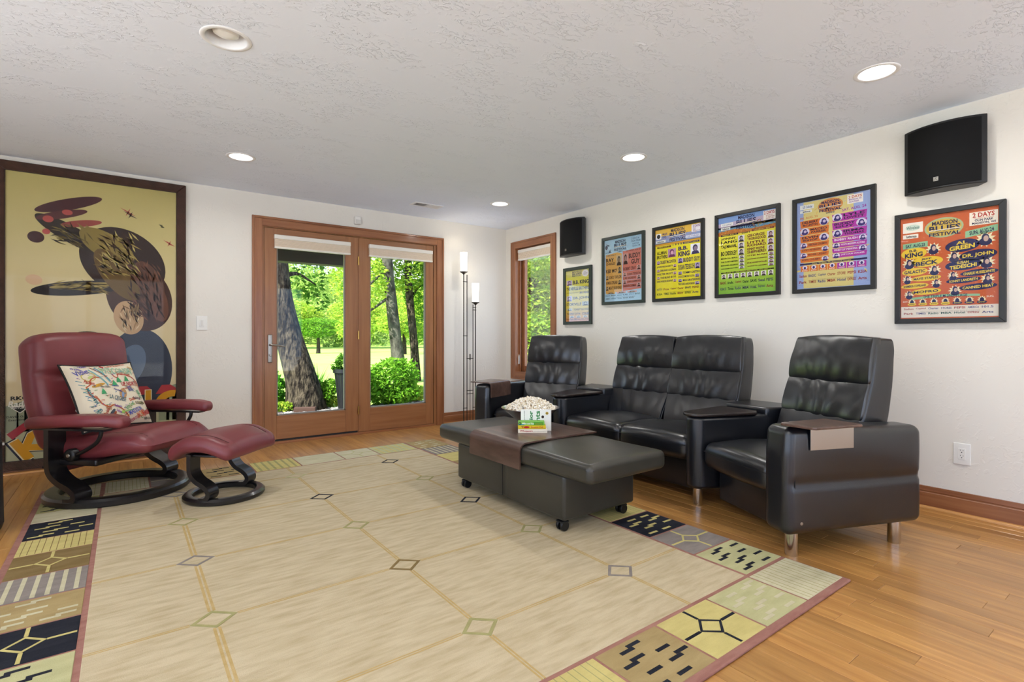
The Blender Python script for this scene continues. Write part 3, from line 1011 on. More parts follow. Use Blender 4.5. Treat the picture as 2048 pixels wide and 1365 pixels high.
# outer arms (near arm in its own frame: x back, y inwards, z up)
def arm_w(sgn):
    def w(x, y, z):
        out = sm((.06 - (y if sgn > 0 else -y)) / .05)
        gro = math.exp(-((z - .368) / .012) ** 2) * .011 * out * sm((x + .0 - .0) / .05)
        puff = (.008 * math.sin(PI * (z - .13) / .24) if z < .37 else .009 * math.sin(PI * (z - .37) / .25)) * out * math.sin(PI * min(1, max(0, x / .82))) ** .5
        yy = y + sgn * (gro - puff)
        zz = z - .022 * sm((x - .1) / .7) * sm((z - .3) / .3)
        return (x + .008 * sm((z - .5) / .1) * (1 if x < .1 else 0), yy + fuzz(x, y, z, 6, .002), zz)
    return w
for sgn, O_, ang in ((1, O1, ANG), (-1, O2, -ANG)):
    y0, y1 = (0, .165) if sgn > 0 else (-.165, 0)
    a = MB().rbox(0, .825, y0, y1, .122, .636, .042, (14, 5, 22), 4, arm_w(sgn)).build('arm', leather, sofa, smooth=True, angle=180, loc=(O_.x - 3.2, O_.y - YC, 0), rot=(0, 0, ang))
    # welt around the front panel and along the side seam
    yo = y0 + .004 if sgn > 0 else y1 - .004
    pts = [(.045, yo, z) for z in np.linspace(.165, .59, 12)]
    pts += [(.05, yo + sgn * .01, .612), (.052, yo + sgn * .03, .633), (.052, yo + sgn * .07, .638), (.052, yo + sgn * .12, .634)]
    MB().tube(pts, .0032, 6).build('welt', seam_b, a, smooth=True)
    MB().tube([(.05 + i * .09, yo + sgn * .009, .368) for i in range(9)], .003, 6).build('side_seam', seam_b, a, smooth=True)
    if sgn > 0:
        MB().lathe([(.0001, .004), (.008, .003), (.010, 0), (.010, -.01)], 14, M=Matrix.Rotation(PI / 2, 4, 'X')).build('stud', satin, a, smooth=True, loc=(.078, -.0, .183))
        t_ = MB().prism([(-.012, .03), (.030, -.115), (.045, -.124), (.322, -.104), (.334, -.09), (.302, .075), (.285, .085), (.005, .045)], .645, .657).build('arm_tray', walnut_y, sofa, bevel=.004, loc=(O_.x - 3.2, O_.y - YC, 0), rot=(0, 0, ang))
        MB().strip([(-.012, .528), (-.012, .632), (.0, .641), (.05, .642), (.12, .642)], -.37, -.118, .004, M=Matrix.Rotation(PI / 2, 4, 'Z')).build('bracket', steel, t_, smooth=True, angle=50)
    else:
        # waterfall tray bent over the inner side of the far arm
        t_ = MB().strip([(.04, .650), (-.05, .650), (-.15, .649), (-.168, .643), (-.176, .628), (-.178, .60), (-.178, .52)], -.345, -.02, .008, M=Matrix.Rotation(PI / 2, 4, 'Z')).build('arm_tray', walnut_y, sofa, smooth=True, angle=50, loc=(O_.x - 3.2, O_.y - YC, 0), rot=(0, 0, ang))

# wedge arms between the seats, with swing tables
def wedge(mir):
    def q(p):
        return (p[0] - 3.2, (p[1] - YC) * mir)
    c, r = (2.885, 1.921), .074
    out = [(3.62, 1.99), (2.90, 1.99)]
    n = 12
    a0, a1 = math.radians(90), math.radians(90 + 158)
    arc = [(c[0] + r * math.cos(a0 + (a1 - a0) * i / n), c[1] + r * math.sin(a0 + (a1 - a0) * i / n)) for i in range(n + 1)]
    ex = arc[-1]
    out = [(3.60, 1.993)] + arc + [(ex[0] + .927 * .78, ex[1] - .376 * .78)]
    pts = [q(p) for p in out]
    low, high, split = .567, .61, 3.30
    b = MB()
    b.prism(pts, .122, low)
    w_ = b.build('wedge_arm', leather, sofa, smooth=True, angle=35, bevel=.02, seg=3)
    # raised rear part
    def cut(xa):
        s = (xa - ex[0]) / .927
        return (xa, ex[1] - .376 * s)
    back = [(3.60, 1.993), (split, 1.993), cut(split - .03), (ex[0] + .927 * .78, ex[1] - .376 * .78)]
    MB().prism([q(p) for p in back], low - .03, high).build('rear_pad', leather, w_, smooth=True, angle=35, bevel=.016, seg=3)
    # table
    tr_ = .088
    tarc = [(c[0] - .01 + tr_ * math.cos(a0 + (a1 - a0) * i / n), c[1] + tr_ * math.sin(a0 + (a1 - a0) * i / n)) for i in range(n + 1)]
    te = tarc[-1]
    tb = [(3.27, 2.006)] + tarc + [(te[0] + .927 * .36, te[1] - .376 * .36), (3.25, 1.74)]
    MB().prism([q(p) for p in tb], low + .003, low + .021).build('swing_table', walnut, w_, bevel=.006, seg=3, smooth=True, angle=35)
    MB().lathe([(.02, low - .02), (.02, low + .004)], 16).build('table_pivot', steel, w_, loc=(c[0] - 3.2 + .04, (c[1] - YC) * mir, 0))
    return w_
wedge(1)
wedge(-1)

def leg(x, y, r=.030):
    MB().lathe([(r * .96, 0), (r, .003), (r, .135)], 28).build('leg', chrome, sofa, smooth=True, loc=(x - 3.2, y - YC, 0))
for x, y in ((2.612, 1.228), (3.196, .985), (2.905, 1.94)):
    leg(x, y); leg(x, 2 * YC - y)
leg(3.45, 1.75); leg(3.45, 2 * YC - 1.75)

# ================================================================ OTTOMAN
ot = thing('storage_ottoman', 'long charcoal leather ottoman on castors with bent wooden tray', 'ottoman', (2.14, 2.6, .0155))
def ob(x, y):
    return (x - 2.14, y - 2.6)
zb = -.0155
def body_w(x, y, z):
    g = math.exp(-((y + 0.0) / .008) ** 2) * .008
    pf = .006 * math.sin(PI * min(1, abs(y) / .55))
    s_ = 1 if x > 0 else -1
    return (x - s_ * g * (abs(x) > .2) + s_ * pf * (abs(x) > .2), y, z)
MB().rbox(1.868 - 2.14, 2.43 - 2.14, 2.05 - 2.6, 3.15 - 2.6, .078 + zb, .322 + zb, .018, (3, 40, 3), 3, body_w).build('body', leather_g, ot, smooth=True, angle=60)
def cu_w(x, y, z):
    top = sm((z - .33 - zb) / .08)
    return (x, y, z + .012 * top * (1 - (x / .3) ** 2) * (1 - (y / .8) ** 4) + fuzz(x, y, z, 4, .003) * top)
MB().rbox(1.843 - 2.14, 2.452 - 2.14, 1.835 - 2.6, 3.385 - 2.6, .318 + zb, .424 + zb, .034, (14, 26, 3), 4, cu_w).build('cushion', leather_g, ot, smooth=True, angle=60)
pts = [(1.846, 3.36), (1.846, 1.86), (1.868, 1.838), (2.43, 1.838), (2.449, 1.86), (2.449, 3.36)]
MB().tube([(*ob(*p), .392 + zb) for p in pts], .0028, 6).build('welt', seam_b, ot)
for xs in (1.8605, 2.4375):
    MB().tube([(xs - 2.14, 0, .09 + zb), (xs - 2.14, 0, .312 + zb)], .0030, 6).build('body_seam', seam_b, ot)
y0, y1 = 2.388 - 2.6, 2.930 - 2.6
path = [(1.834, .292), (1.834, .395), (1.838, .415), (1.85, .430), (1.868, .4385), (1.89, .4405), (2.1, .4425), (2.3, .4420), (2.46, .4400)]
MB().strip([(x - 2.14, z + zb) for x, z in path], y0, y1, .009).build('tray', walnut_y, ot, smooth=True, angle=50)
def castor(x, y):
    c_ = MB().box(-.012, .012, -.020, .020, .030, .0625).build('castor', black_pl, ot, loc=(*ob(x, y), 0), bevel=.003)
    for s_ in (-1, 1):
        MB().lathe([(.012, -.009), (.026, -.009), (.0285, -.005), (.0285, .005), (.026, .009), (.012, .009)], 20, M=Matrix.Rotation(PI / 2, 4, 'X')).build('wheel', black_pl, c_, smooth=True, loc=(0, s_ * .016, .0285))
    MB().prism([(-.024, -.027), (.024, -.027), (.024, .027), (-.024, .027)], .045, .056).build('hood', black_pl, c_, bevel=.004)
for x in (1.902, 2.37):
    for y in (2.10, 3.085):
        castor(x, y)

# ================================================================ SNACKS ON THE TRAY
ZT = .447
bowl = thing('popcorn_bowl', 'wide conical steel bowl of popcorn on the ottoman tray', 'bowl', (2.266, 2.832, ZT))
prof = [(.0001, .0005), (.055, .0005), (.062, .004), (.196, .118), (.203, .120), (.203, .123), (.194, .122), (.062, .009), (.0001, .006)]
MB().lathe(prof, 48, cap=False).build('shell', mat('mirror_steel', '#d6d4d0', .22, metal=1), bowl, smooth=True, angle=50)
pc = MB()
rp = random.Random(5)
ico = bmesh.new(); bmesh.ops.create_icosphere(ico, subdivisions=1, radius=1)
IV = [v.co.copy() for v in ico.verts]; IF = [tuple(v.index for v in f.verts) for f in ico.faces]; ico.free()
PCC = [mat('popcorn_white', '#fbf4e6', .8), mat('popcorn_cream', '#f3e6cb', .8), mat('popcorn_hull', '#b98a4c', .7)]
for i in range(760):
    a = rp.random() * 2 * PI
    rr_ = math.sqrt(rp.random()) * .168
    hgt = .106 + .078 * (1 - (rr_ / .18) ** 2.0) + rp.uniform(-.008, .006)
    cxp, cyp = rr_ * math.cos(a), rr_ * math.sin(a)
    for k in range(4):
        d = Vector((rp.gauss(0, 1), rp.gauss(0, 1), rp.gauss(0, 1))).normalized() * .0062
        r0 = rp.uniform(.0042, .0068)
        mm = PCC[2] if (k == 3 and rp.random() < .5) else rp.choice(PCC[:2])
        if mm is PCC[2]:
            r0 *= .55
        pc.add([v * r0 + d + Vector((cxp, cyp, hgt)) for v in IV], IF, mm)
o = pc.build('popcorn', None, None, smooth=True, angle=180, loc=(2.266, 2.832, ZT))
tag(o, 'heap of popcorn in the steel bowl on the ottoman', 'popcorn', kind='stuff')

RC_ = -.63939
def along(t_, r_):
    return (.597 * t_ + .8025 * r_, .8025 * t_ - .597 * r_)
def carton(name, label, t_, r_, z, W, D, Hh, col, rot=0, draw=None, m_=None):
    x, y = along(t_, r_)
    o = thing(name, label, 'candy box', (x, y, z), (0, 0, RC_ + rot), 'candy boxes on the tray')
    MB().box(-W / 2, W / 2, -D / 2, D / 2, 0, Hh).build('carton', ink(col), o, bevel=.0008)
    if draw:
        P = Print(W, Hh, step=.0002)
        draw(P)
        P.mb.build('print', None, o, loc=(0, -D / 2 - .0002, 0), rot=(PI / 2, 0, 0))
    return o
def d1_(P):
    P.text('Whoppers', .06, .25, .5, .8, '#b3262b', bold=.03)
    P.poly([(.5, .72), (.98, .5), (.98, .56), (.5, .78)], '#5b4433', 2)
    P.rect(0, .93, 1, 1, '#d8c8a8', 1)
def d2_(P):
    P.rect(0, .85, 1, 1, '#c39a12', 1)
    P.ell(.3, .5, .11, .3, '#b81e1b', 2); P.poly([(.19, .5), (.14, .25), (.14, .75)], '#b81e1b', 2)
    P.text('Swedish Fish', .46, .28, .9, .75, '#c3341e', bold=.02)
    P.text('soft', .1, .12, .2, .34, '#2c4b2a', bold=.02)
def d3_(P):
    P.rect(.0, .72, .25, 1, '#1d7f86', 1); P.rect(.6, .1, .95, .95, '#4e9d2b', 1)
    P.ell(.07, .5, .05, .36, '#1c2b1e', 2); P.poly([(.05, .3), (.1, .5), (.05, .7)], '#9fd26a', 3)
    P.text('Mike and Ike', .16, .22, .6, .8, '#e8f2e0', bold=.03)
    P.text('original fruits', .64, .5, .92, .8, '#c9771c', bold=.02)
def d4_(P):
    P.rect(.98, 0, 1, 1, '#d9d6cf', 1)
    P.ell(.86, .17, .05, .07, '#c9a63a', 2); P.ell(.86, .17, .032, .045, '#8d7423', 3)
    P.ell(.72, .34, .045, .07, '#3c2320', 3)
    # name runs up the box
    for s_, x0, x1 in (('Junior', .27, .43), ('Mints', .47, .63)):
        v_, f_, _ = text_poly(s_, .03)
        P.put([(x0 + (x1 - x0) * (1 - w_), .97 - .92 * u_) for u_, w_ in v_], f_, '#2f7f43', 3)
    v_, f_, _ = text_poly('creamy mints in pure chocolate', .01)
    P.put([(.10 + .04 * (1 - w_), .97 - .92 * u_) for u_, w_ in v_], f_, '#6a6a64', 3)
carton('candy_box', 'white candy box with red lettering at the bottom of the stack', 3.353, .131, ZT, .186, .068, .0245, '#ece1cb', 0, d1_)
carton('candy_box', 'yellow candy box with a red fish, in the middle of the stack', 3.352, .126, ZT + .0255, .176, .066, .0225, '#dfc21f', .03, d2_)
carton('candy_box', 'green candy box on top of the stack', 3.354, .123, ZT + .049, .168, .064, .0215, '#7cbb4a', -.03, d3_)
carton('candy_box', 'white candy box with green lettering standing upright against the bowl', 3.407, .156, ZT, .198, .020, .137, '#f0eee8', 0, d4_)

# ================================================================ RED RECLINER
ZR = .0158
rc = thing('recliner_chair', 'dark red leather recliner on a black ring base', 'armchair', (-.02, 4.44, ZR), (0, 0, -PI / 4))
def ring(Ro, Ri, h_):
    return MB().lathe([(Ri, .006), (Ri + .006, 0), (Ro - .006, 0), (Ro, .008), (Ro, h_ - .016), (Ro - .014, h_ - .002), (Ro - .03, h_), (Ri + .008, h_ - .002), (Ri, h_ - .010), (Ri, .006)], 72, cap=False)
ring(.405, .318, .052).build('base_ring', black_lac, rc, smooth=True, angle=28)
for s_ in (-1, 1):
    p = cr([(-.115, .50), (-.115, .40), (-.115, .27), (-.10, .205), (-.045, .155), (.03, .118), (.068, .088), (.072, .06), (.05, .042), (.02, .038)], 5)
    y0 = s_ * .345
    MB().strip([(q[0], q[1]) for q in [(a[0], a[1]) for a in cr([(x, z, 0) for x, z in [(-.115, .50), (-.115, .40), (-.115, .27), (-.10, .205), (-.045, .155), (.03, .118), (.068, .088), (.072, .06), (.05, .045), (.0, .042)]], 5)]], y0 - .055, y0 + .055, .034).build('leg', black_lac, rc, smooth=True, angle=50, )
MB().rbox(-.16, .16, -.33, .33, .245, .285, .012, (2, 4, 2)).build('cross_frame', black_lac, rc, smooth=True)
def rseat(x, y, z):
    u = (x + .28) / .75
    top = sm((z - .30) / .1)
    zz = z + top * (.030 * sm((u - .25) / .45) - .075 * sm((u - .80) / .25) ** 1.5 + .014 * (1 - (y / .3) ** 2))
    zz += (1 - top) * (.055 * sm((u - .3) / .6))
    yy = y * (1 - .10 * sm((u - .75) / .3) ** 2)
    g = (math.exp(-((abs(y) - .215) / .009) ** 2)) * .007 * top
    return (x, yy, zz - g + fuzz(x, y, z, 5, .004))
MB().rbox(-.28, .475, -.305, .305, .262, .405, .058, (16, 26, 4), 4, rseat).build('seat', red_lea, rc, smooth=True, angle=180)
def rback(x, y, z):
    # built upright (x thickness, z height 0..1) then leaned
    u = z / .78
    hw = .335 * (1 - .10 * sm((.45 - u) / .45)) + .012 * math.sin(PI * u)
    front = sm((x + .02) / .06)
    gro = math.exp(-((u - .60 - .05 * (y / .35) ** 2 + .0) / .016) ** 2) * .020 * front
    puff = front * (.030 * math.sin(PI * max(0, min(1, (u - .60) / .42))) if u > .6 else .012 * math.sin(PI * max(0, min(1, u / .6)))) * (1 - (y / .36) ** 2)
    curl = -.05 * front * (abs(y) / .34) ** 4 * 0
    rnd = sm((u - .84) / .16) * .040 * (abs(y) / .335) ** 4
    X = x + puff - gro + fuzz(x, y, z, 5, .004)
    Z = z - rnd
    yy = y / .335 * hw
    lean = .30
    return (-.235 + X * math.cos(lean) - (Z) * math.sin(lean) * .78 + .05 * u * u, yy, .31 + Z * math.cos(lean) * 1.02 + X * math.sin(lean) * .6)
MB().rbox(-.085, .085, -.335, .335, 0, .78, .072, (4, 18, 30), 4, rback).build('backrest', red_lea, rc, smooth=True, angle=180)
# lower back shroud
MB().rbox(-.345, -.2, -.27, .27, .17, .48, .05, (3, 6, 4), 3, lambda x, y, z: (x + .10 * (.48 - z), y * (1 - .25 * (.48 - z)), z)).build('back_shroud', red_lea, rc, smooth=True, angle=180)
MB().tube([(-.33, s, .19 + .05 * abs(s)) for s in (-.24, -.12, 0, .12, .24)], .008, 6).build('shroud_zip', black_pl, rc, smooth=True)
for s_ in (-1, 1):
    def armw(x, y, z, s_=s_):
        u = (x + .22) / .61
        w_ = .80 + .28 * math.sin(PI * min(1, max(0, u))) - .10 * sm((u - .75) / .25)
        yc = s_ * (.405 - .055 * u)
        return (x, yc + (y) * w_, z + .022 * u - .012 * sm((u - .8) / .2) + .006 * math.sin(PI * u) + fuzz(x, y * s_, z, 6, .003))
    a = MB().rbox(-.22, .395, -.062, .062, .482, .555, .032, (12, 4, 2), 4, armw).build('armrest', red_lea, rc, smooth=True, angle=180)
    MB().tube([(.15, s_ * (.405 - .033) + y, .5535 + .022 * .6 - .0 + .006 - .028 * (abs(y) / .058) ** 3) for y in np.linspace(-.054, .054, 9)], .0022, 5).build('stitch', seam_r, a)
    MB().box(-.2, .3, s_ * .385 - .03, s_ * .385 + .03, .478, .490).build('arm_plate', black_lac, a)
    k = MB().lathe([(.0001, .030), (.020, .030), (.036, .026), (.040, .018), (.040, -.012), (.030, -.02)], 26, M=Matrix.Rotation(s_ * -PI / 2, 4, 'X')).build('tension_knob', black_pl, rc, smooth=True, angle=50, loc=(.0, s_ * .335, .315))
    MB().lathe([(.0001, .034), (.010, .033), (.012, .030)], 14, M=Matrix.Rotation(s_ * -PI / 2, 4, 'X')).build('knob_cap', satin, k, smooth=True)
    MB().tube(cr([(.03, s_ * .345, .315), (.11, s_ * .35, .35), (.19, s_ * .355, .40), (.225, s_ * .36, .45), (.23, s_ * .362, .49)], 5), .0115, 10).build('support_rod', black_pl, rc, smooth=True)
# seat seams
for s_ in (-1, 1):
    pts = []
    for x in np.linspace(-.1, .44, 16):
        q = rseat(x, s_ * .215, .405)
        pts.append((q[0], q[1], q[2] + .003))
    pts = pts[:-1]
    MB().tube(pts, .0022, 5).build('seat_stitch', seam_r, rc)

# ---------------------------------------------------------------- footstool
fs_ = thing('footstool', 'small dark red leather footstool on a black ring base', 'footstool', (.53, 3.885, ZR), (0, 0, -PI / 4))
ring(.240, .182, .040).build('base_ring', black_lac, fs_, smooth=True, angle=28)
for a in (.6, 2.2, 3.8, 5.4):
    MB().lathe([(.012, -.0005), (.012, .008)], 12).build('foot_pad', black_pl, fs_, loc=(.21 * math.cos(a), .21 * math.sin(a), 0))
for s_ in (-1, 1):
    pp = cr([(x, z, 0) for x, z in [(-.075, .315), (-.075, .25), (-.070, .195), (-.035, .15), (.025, .115), (.052, .085), (.052, .056), (.03, .036), (-.01, .032)]], 5)
    y0 = s_ * .185
    MB().strip([(a[0], a[1]) for a in pp], y0 - .042, y0 + .042, .028).build('leg', black_lac, fs_, smooth=True, angle=50)
MB().rbox(-.11, .11, -.21, .21, .296, .312, .006, (2, 4, 2)).build('seat_board', black_lac, fs_, smooth=True)
def stool(x, y, z):
    u = (x + .21) / .42
    top = sm((z - .33) / .06)
    zz = z + .035 * sm((x + .0) / .2) * 0 + top * (.022 * (1 - (y / .3) ** 2)) + .05 * math.sin(PI * u) * .5 - .032 * sm((x - .02) / .2) ** 1.4 - .045 * sm((-x - .04) / .17) ** 1.4
    g = math.exp(-((abs(y) - .195) / .009) ** 2) * .006 * top
    return (x, y * (1 - .08 * (abs(x) / .21) ** 3), zz - g + .012 + fuzz(x, y, z, 6, .003))
MB().rbox(-.215, .215, -.275, .275, .295, .385, .044, (14, 24, 3), 4, stool).build('cushion', red_lea, fs_, smooth=True, angle=180)
for s_ in (-1, 1):
    MB().tube([(lambda q: (q[0], q[1], q[2] + .0025))(stool(x, s_ * .195, .385)) for x in np.linspace(-.17, .17, 12)], .0022, 5).build('cushion_stitch', seam_r, fs_)

# ---------------------------------------------------------------- embroidered cushion on the recliner
PSZ = .238
pil = thing('throw_pillow', 'cream embroidered throw pillow with black piping on the red recliner', 'pillow', (-.088, 4.43, .664), (math.radians(63.1), math.radians(.9), math.radians(39)))
linen = mat('cream_linen', '#e2d6bd', .9, spec=.15, bump=(500, .3, .001, 'noise'))
def pil_xy(u, v_):
    return (u * PSZ * (1 - .085 * (1 - v_ * v_)), v_ * PSZ * (1 - .085 * (1 - u * u)))
def pil_z(u, v_):
    return .072 * ((1 - u ** 4) * (1 - v_ ** 4)) ** .6 * (1 + .08 * noise.noise(Vector((u * 2.2, v_ * 2.2, .3))))
n = 28
mb = MB()
for sgn in (1, -1):
    vs, fs2 = [], []
    for j in range(n + 1):
        for i in range(n + 1):
            u, v_ = -1 + 2 * i / n, -1 + 2 * j / n
            x, y = pil_xy(u, v_)
            vs.append((x, y, sgn * pil_z(u, v_)))
    for j in range(n):
        for i in range(n):
            a = j * (n + 1) + i
            q = (a, a + 1, a + n + 2, a + n + 1)
            fs2.append(q if sgn > 0 else q[::-1])
    mb.add(vs, fs2)
mb.build('cover', linen, pil, smooth=True, angle=180)
edge = [pil_xy(u, -1) for u in np.linspace(-1, 1, 24)] + [pil_xy(1, v_) for v_ in np.linspace(-1, 1, 24)][1:] + [pil_xy(u, 1) for u in np.linspace(1, -1, 24)][1:] + [pil_xy(-1, v_) for v_ in np.linspace(1, -1, 24)][1:]
MB().tube([(x, y, 0) for x, y in edge], .0062, 8).build('piping', mat('black_piping', '#1d1a1a', .8), pil, smooth=True)
def pfn(x, y, h_):
    u, v_ = 2 * x - 1, 1 - 2 * y
    X, Y = pil_xy(u, v_)
    return (X, Y, pil_z(u, v_) + .0016 + h_)
P = Print(1, 1, pfn, .0004)
rp = random.Random(9)
def wig(pts, w_, col, lay=2):
    pts = [(p[0], p[1]) for p in cr([(a, b, 0) for a, b in pts], 4)]
    for a, b in zip(pts, pts[1:]):
        dx, dy = b[0] - a[0], b[1] - a[1]
        l = math.hypot(dx, dy) or 1
        ox, oy = -dy / l * w_ / 2, dx / l * w_ / 2
        ex, ey = dx / l * w_ * .3, dy / l * w_ * .3
        P.poly([(a[0] - ex + ox, a[1] - ey + oy), (b[0] + ex + ox, b[1] + ey + oy), (b[0] + ex - ox, b[1] + ey - oy), (a[0] - ex - ox, a[1] - ey - oy)], col, lay)
wig([(.12, .40), (.13, .52), (.20, .58), (.24, .68), (.33, .74), (.40, .72), (.50, .78), (.56, .86), (.60, .92)], .018, '#b5532f')
wig([(.12, .40), (.18, .36), (.2, .3), (.26, .26), (.33, .26)], .014, '#b5532f')
wig([(.53, .16), (.55, .25), (.60, .28), (.63, .22), (.75, .25), (.85, .3), (.92, .40), (.93, .52)], .013, '#c0402f')
wig([(.36, .08), (.47, .33)], .026, '#5b9aa3'); wig([(.26, .12), (.42, .38)], .022, '#73abae'); wig([(.30, .07), (.47, .30)], .014, '#8c4a33')
wig([(.12, .22), (.2, .17), (.28, .2), (.27, .28), (.19, .31), (.13, .27), (.12, .22)], .010, '#c6b955')
P.ell(.22, .25, .04, .022, '#b9c37a', 2, 14, -.5)
P.ell(.28, .385, .10, .022, '#c9952f', 3, 18, -.22); P.ell(.22, .395, .012, .008, '#3b5a6a', 4, 8)
for cx_, cy_ in ((.52, .35), (.60, .30), (.73, .29), (.32, .47)):
    P.poly([(cx_ - .035, cy_ + .035), (cx_, cy_ - .035), (cx_ + .035, cy_ + .035)], '#3f9a63', 3)
    P.poly([(cx_ - .045, cy_ + .06), (cx_, cy_), (cx_ + .045, cy_ + .06)], '#3f9a63', 3)
P.poly([(.44, .05), (.47, .03), (.5, .06), (.47, .10)], '#b3202b', 3)
P.ell(.60, .55, .055, .085, '#b98d5e', 2, 18, .3); P.ell(.59, .57, .02, .05, '#7a8fb0', 3, 10, .3)
P.ell(.35, .84, .028, .075, '#4a5058', 3, 16, .7); P.ell(.38, .86, .022, .05, '#a8522f', 4, 14, .7)
P.ell(.6, .83, .10, .012, '#8fae6a', 2, 14, -.1); P.ell(.52, .84, .025, .02, '#9dc25a', 3, 12)
P.ell(.86, .72, .07, .02, '#c8b88a', 2, 16, -.05)
words = [('Violet', .06, .12, .24, .20, '#4a4aa0', -.25), ('WISCONSIN', .40, .10, .88, .22, '#8fb99a', .12), ('Lake Superior', .52, .03, .84, .075, '#b5452f', -.08), ('SWEET Home', .60, .20, .82, .25, '#b0433a', .14),
         ('UP NORTH', .62, .36, .92, .43, '#b02a3a', .02), ('LA CROSSE', .38, .58, .62, .65, '#5a7078', .35), ('Apostle', .47, .47, .60, .51, '#3d4a90', .5), ('BADGER', .70, .43, .78, .52, '#2f3f88', -.2),
         ('GREEN BAY', .80, .55, .95, .60, '#3f9a6a', 1.35), ('Packers', .12, .30, .24, .36, '#b0402f', .5), ('cranberries', .62, .45, .74, .48, '#b04a3a', -.1), ('Mississippi', .02, .52, .28, .57, '#2f7a80', 1.3),
         ('River', .13, .78, .26, .86, '#2f7a80', 1.1), ('Robin', .22, .78, .33, .83, '#b0452f', -1.0), ('Spring Green', .56, .72, .72, .80, '#6aa06a', -.5), ('MADISON', .60, .80, .82, .87, '#4b55a8', -.32),
         ('GOLDEN', .74, .69, .90, .74, '#4d4a2a', -.02), ('Milwaukee', .80, .80, .985, .90, '#b8232f', -.45), ('RACINE', .72, .85, .83, .94, '#d8854a', -.5), ('DOOR COUNTY', .62, .92, .78, .965, '#c03a6a', -.5),
         ('KENOSHA', .84, .93, .98, .965, '#2a2a30', -.1), ('Taliesin', .40, .72, .52, .76, '#7a55a0', .3), ('Lakes', .42, .80, .50, .84, '#8a4a9a', .6), ('Baraboo', .28, .72, .36, .78, '#a05a2a', .5),
         ('cheese', .84, .10, .95, .14, '#c9a040', .5), ('Eau Claire', .30, .40, .44, .43, '#33363f', .1), ('muskie', .47, .395, .57, .425, '#3d4a90', .2), ('Dells', .66, .63, .76, .68, '#c9613a', -.2), ('dairy', .72, .61, .86, .67, '#4a3040', 0)]
for s_, x0, y0, x1, y1, c_, r_ in words:
    P.text(s_, x0, y0, x1, y1, c_, 4, .02, r_)
cols = ['#b5402f', '#3f6a9a', '#4a9a6a', '#7a4a9a', '#c9a040', '#2f7a80', '#33363f']
for i in range(130):
    x, y = rp.uniform(.08, .95), rp.uniform(.05, .95)
    wig([(x, y), (x + rp.uniform(-.03, .03), y + rp.uniform(-.02, .02)), (x + rp.uniform(-.05, .05), y + rp.uniform(-.02, .02))], .006, rp.choice(cols), 2)
for i in range(7):
    x, y = .08 + .03 * i, .08 + rp.uniform(-.03, .03)
    for k in range(5):
        P.ell(x + .011 * math.cos(k * 1.256), y + .011 * math.sin(k * 1.256), .006, .006, '#5a3f9a', 3, 7)
for i in range(6):
    wig([(.05 + .008 * i, .28 + .06 * i), (.10 + .006 * i, .31 + .06 * i)], .008, '#4a8a9a', 2)
P.mb.build('embroidery', None, pil)
MB().lathe([(.0001, .004), (.012, .003), (.013, -.003), (.0001, -.004)], 14).build('button', white_m, pil, smooth=True, loc=(-.175, -.06, -.055), rot=(0, -.6, 0))

# ================================================================ FLOOR LAMP
LY = YB - .22
lamp = thing('floor_lamp', 'slender dark bronze torch floor lamp with two glowing tube shades', 'floor lamp', (3.295, LY, 0))
MB().rbox(-.13, .13, -.09, .09, 0, .022, .006, (2, 2, 1)).build('base', iron, lamp, smooth=True)
def rod(x, z1, r=.006, z0=.02, y=0):
    MB().lathe([(r, z0), (r, z1)], 12).build('rod', iron, lamp, smooth=True, loc=(x, y, 0))
rod(3.213 - 3.295, 1.80); rod(3.258 - 3.295, 1.785, .005); rod(3.342 - 3.295, 1.435, .005); rod(3.377 - 3.295, 1.45); rod(.005, .80, .0035)
MB().lathe([(.003, .77), (.007, .775), (.007, .84), (.003, .845)], 12).build('finial', iron, lamp, smooth=True, loc=(.005, 0, 0))
for x0, x1, zs in ((-.037, .047, (.79, .41, .37)), (-.085, -.037, (1.70, .205)), (.047, .085, (1.40, 1.37, .205)), (-.085, -.037, (1.06,))):
    for z in zs:
        MB().tube([(x0 - .006, 0, z), (x1 + .006, 0, z)], .004, 8).build('crossbar', iron, lamp)
for x, z0 in ((-.082, 1.812), (.082, 1.457)):
    MB().lathe([(.006, z0 - .03), (.012, z0 - .022), (.030, z0 - .008), (.046, z0), (.046, z0 + .006), (.02, z0 + .006)], 24).build('cup', iron, lamp, smooth=True, loc=(x, 0, 0))
    MB().lathe([(.036, z0 + .004), (.038, z0 + .02), (.0445, z0 + .222), (.0445, z0 + .232), (.040, z0 + .232), (.034, z0 + .02)], 28, cap=False).build('lamp_shade', shade_lit, lamp, smooth=True, loc=(x, 0, 0))

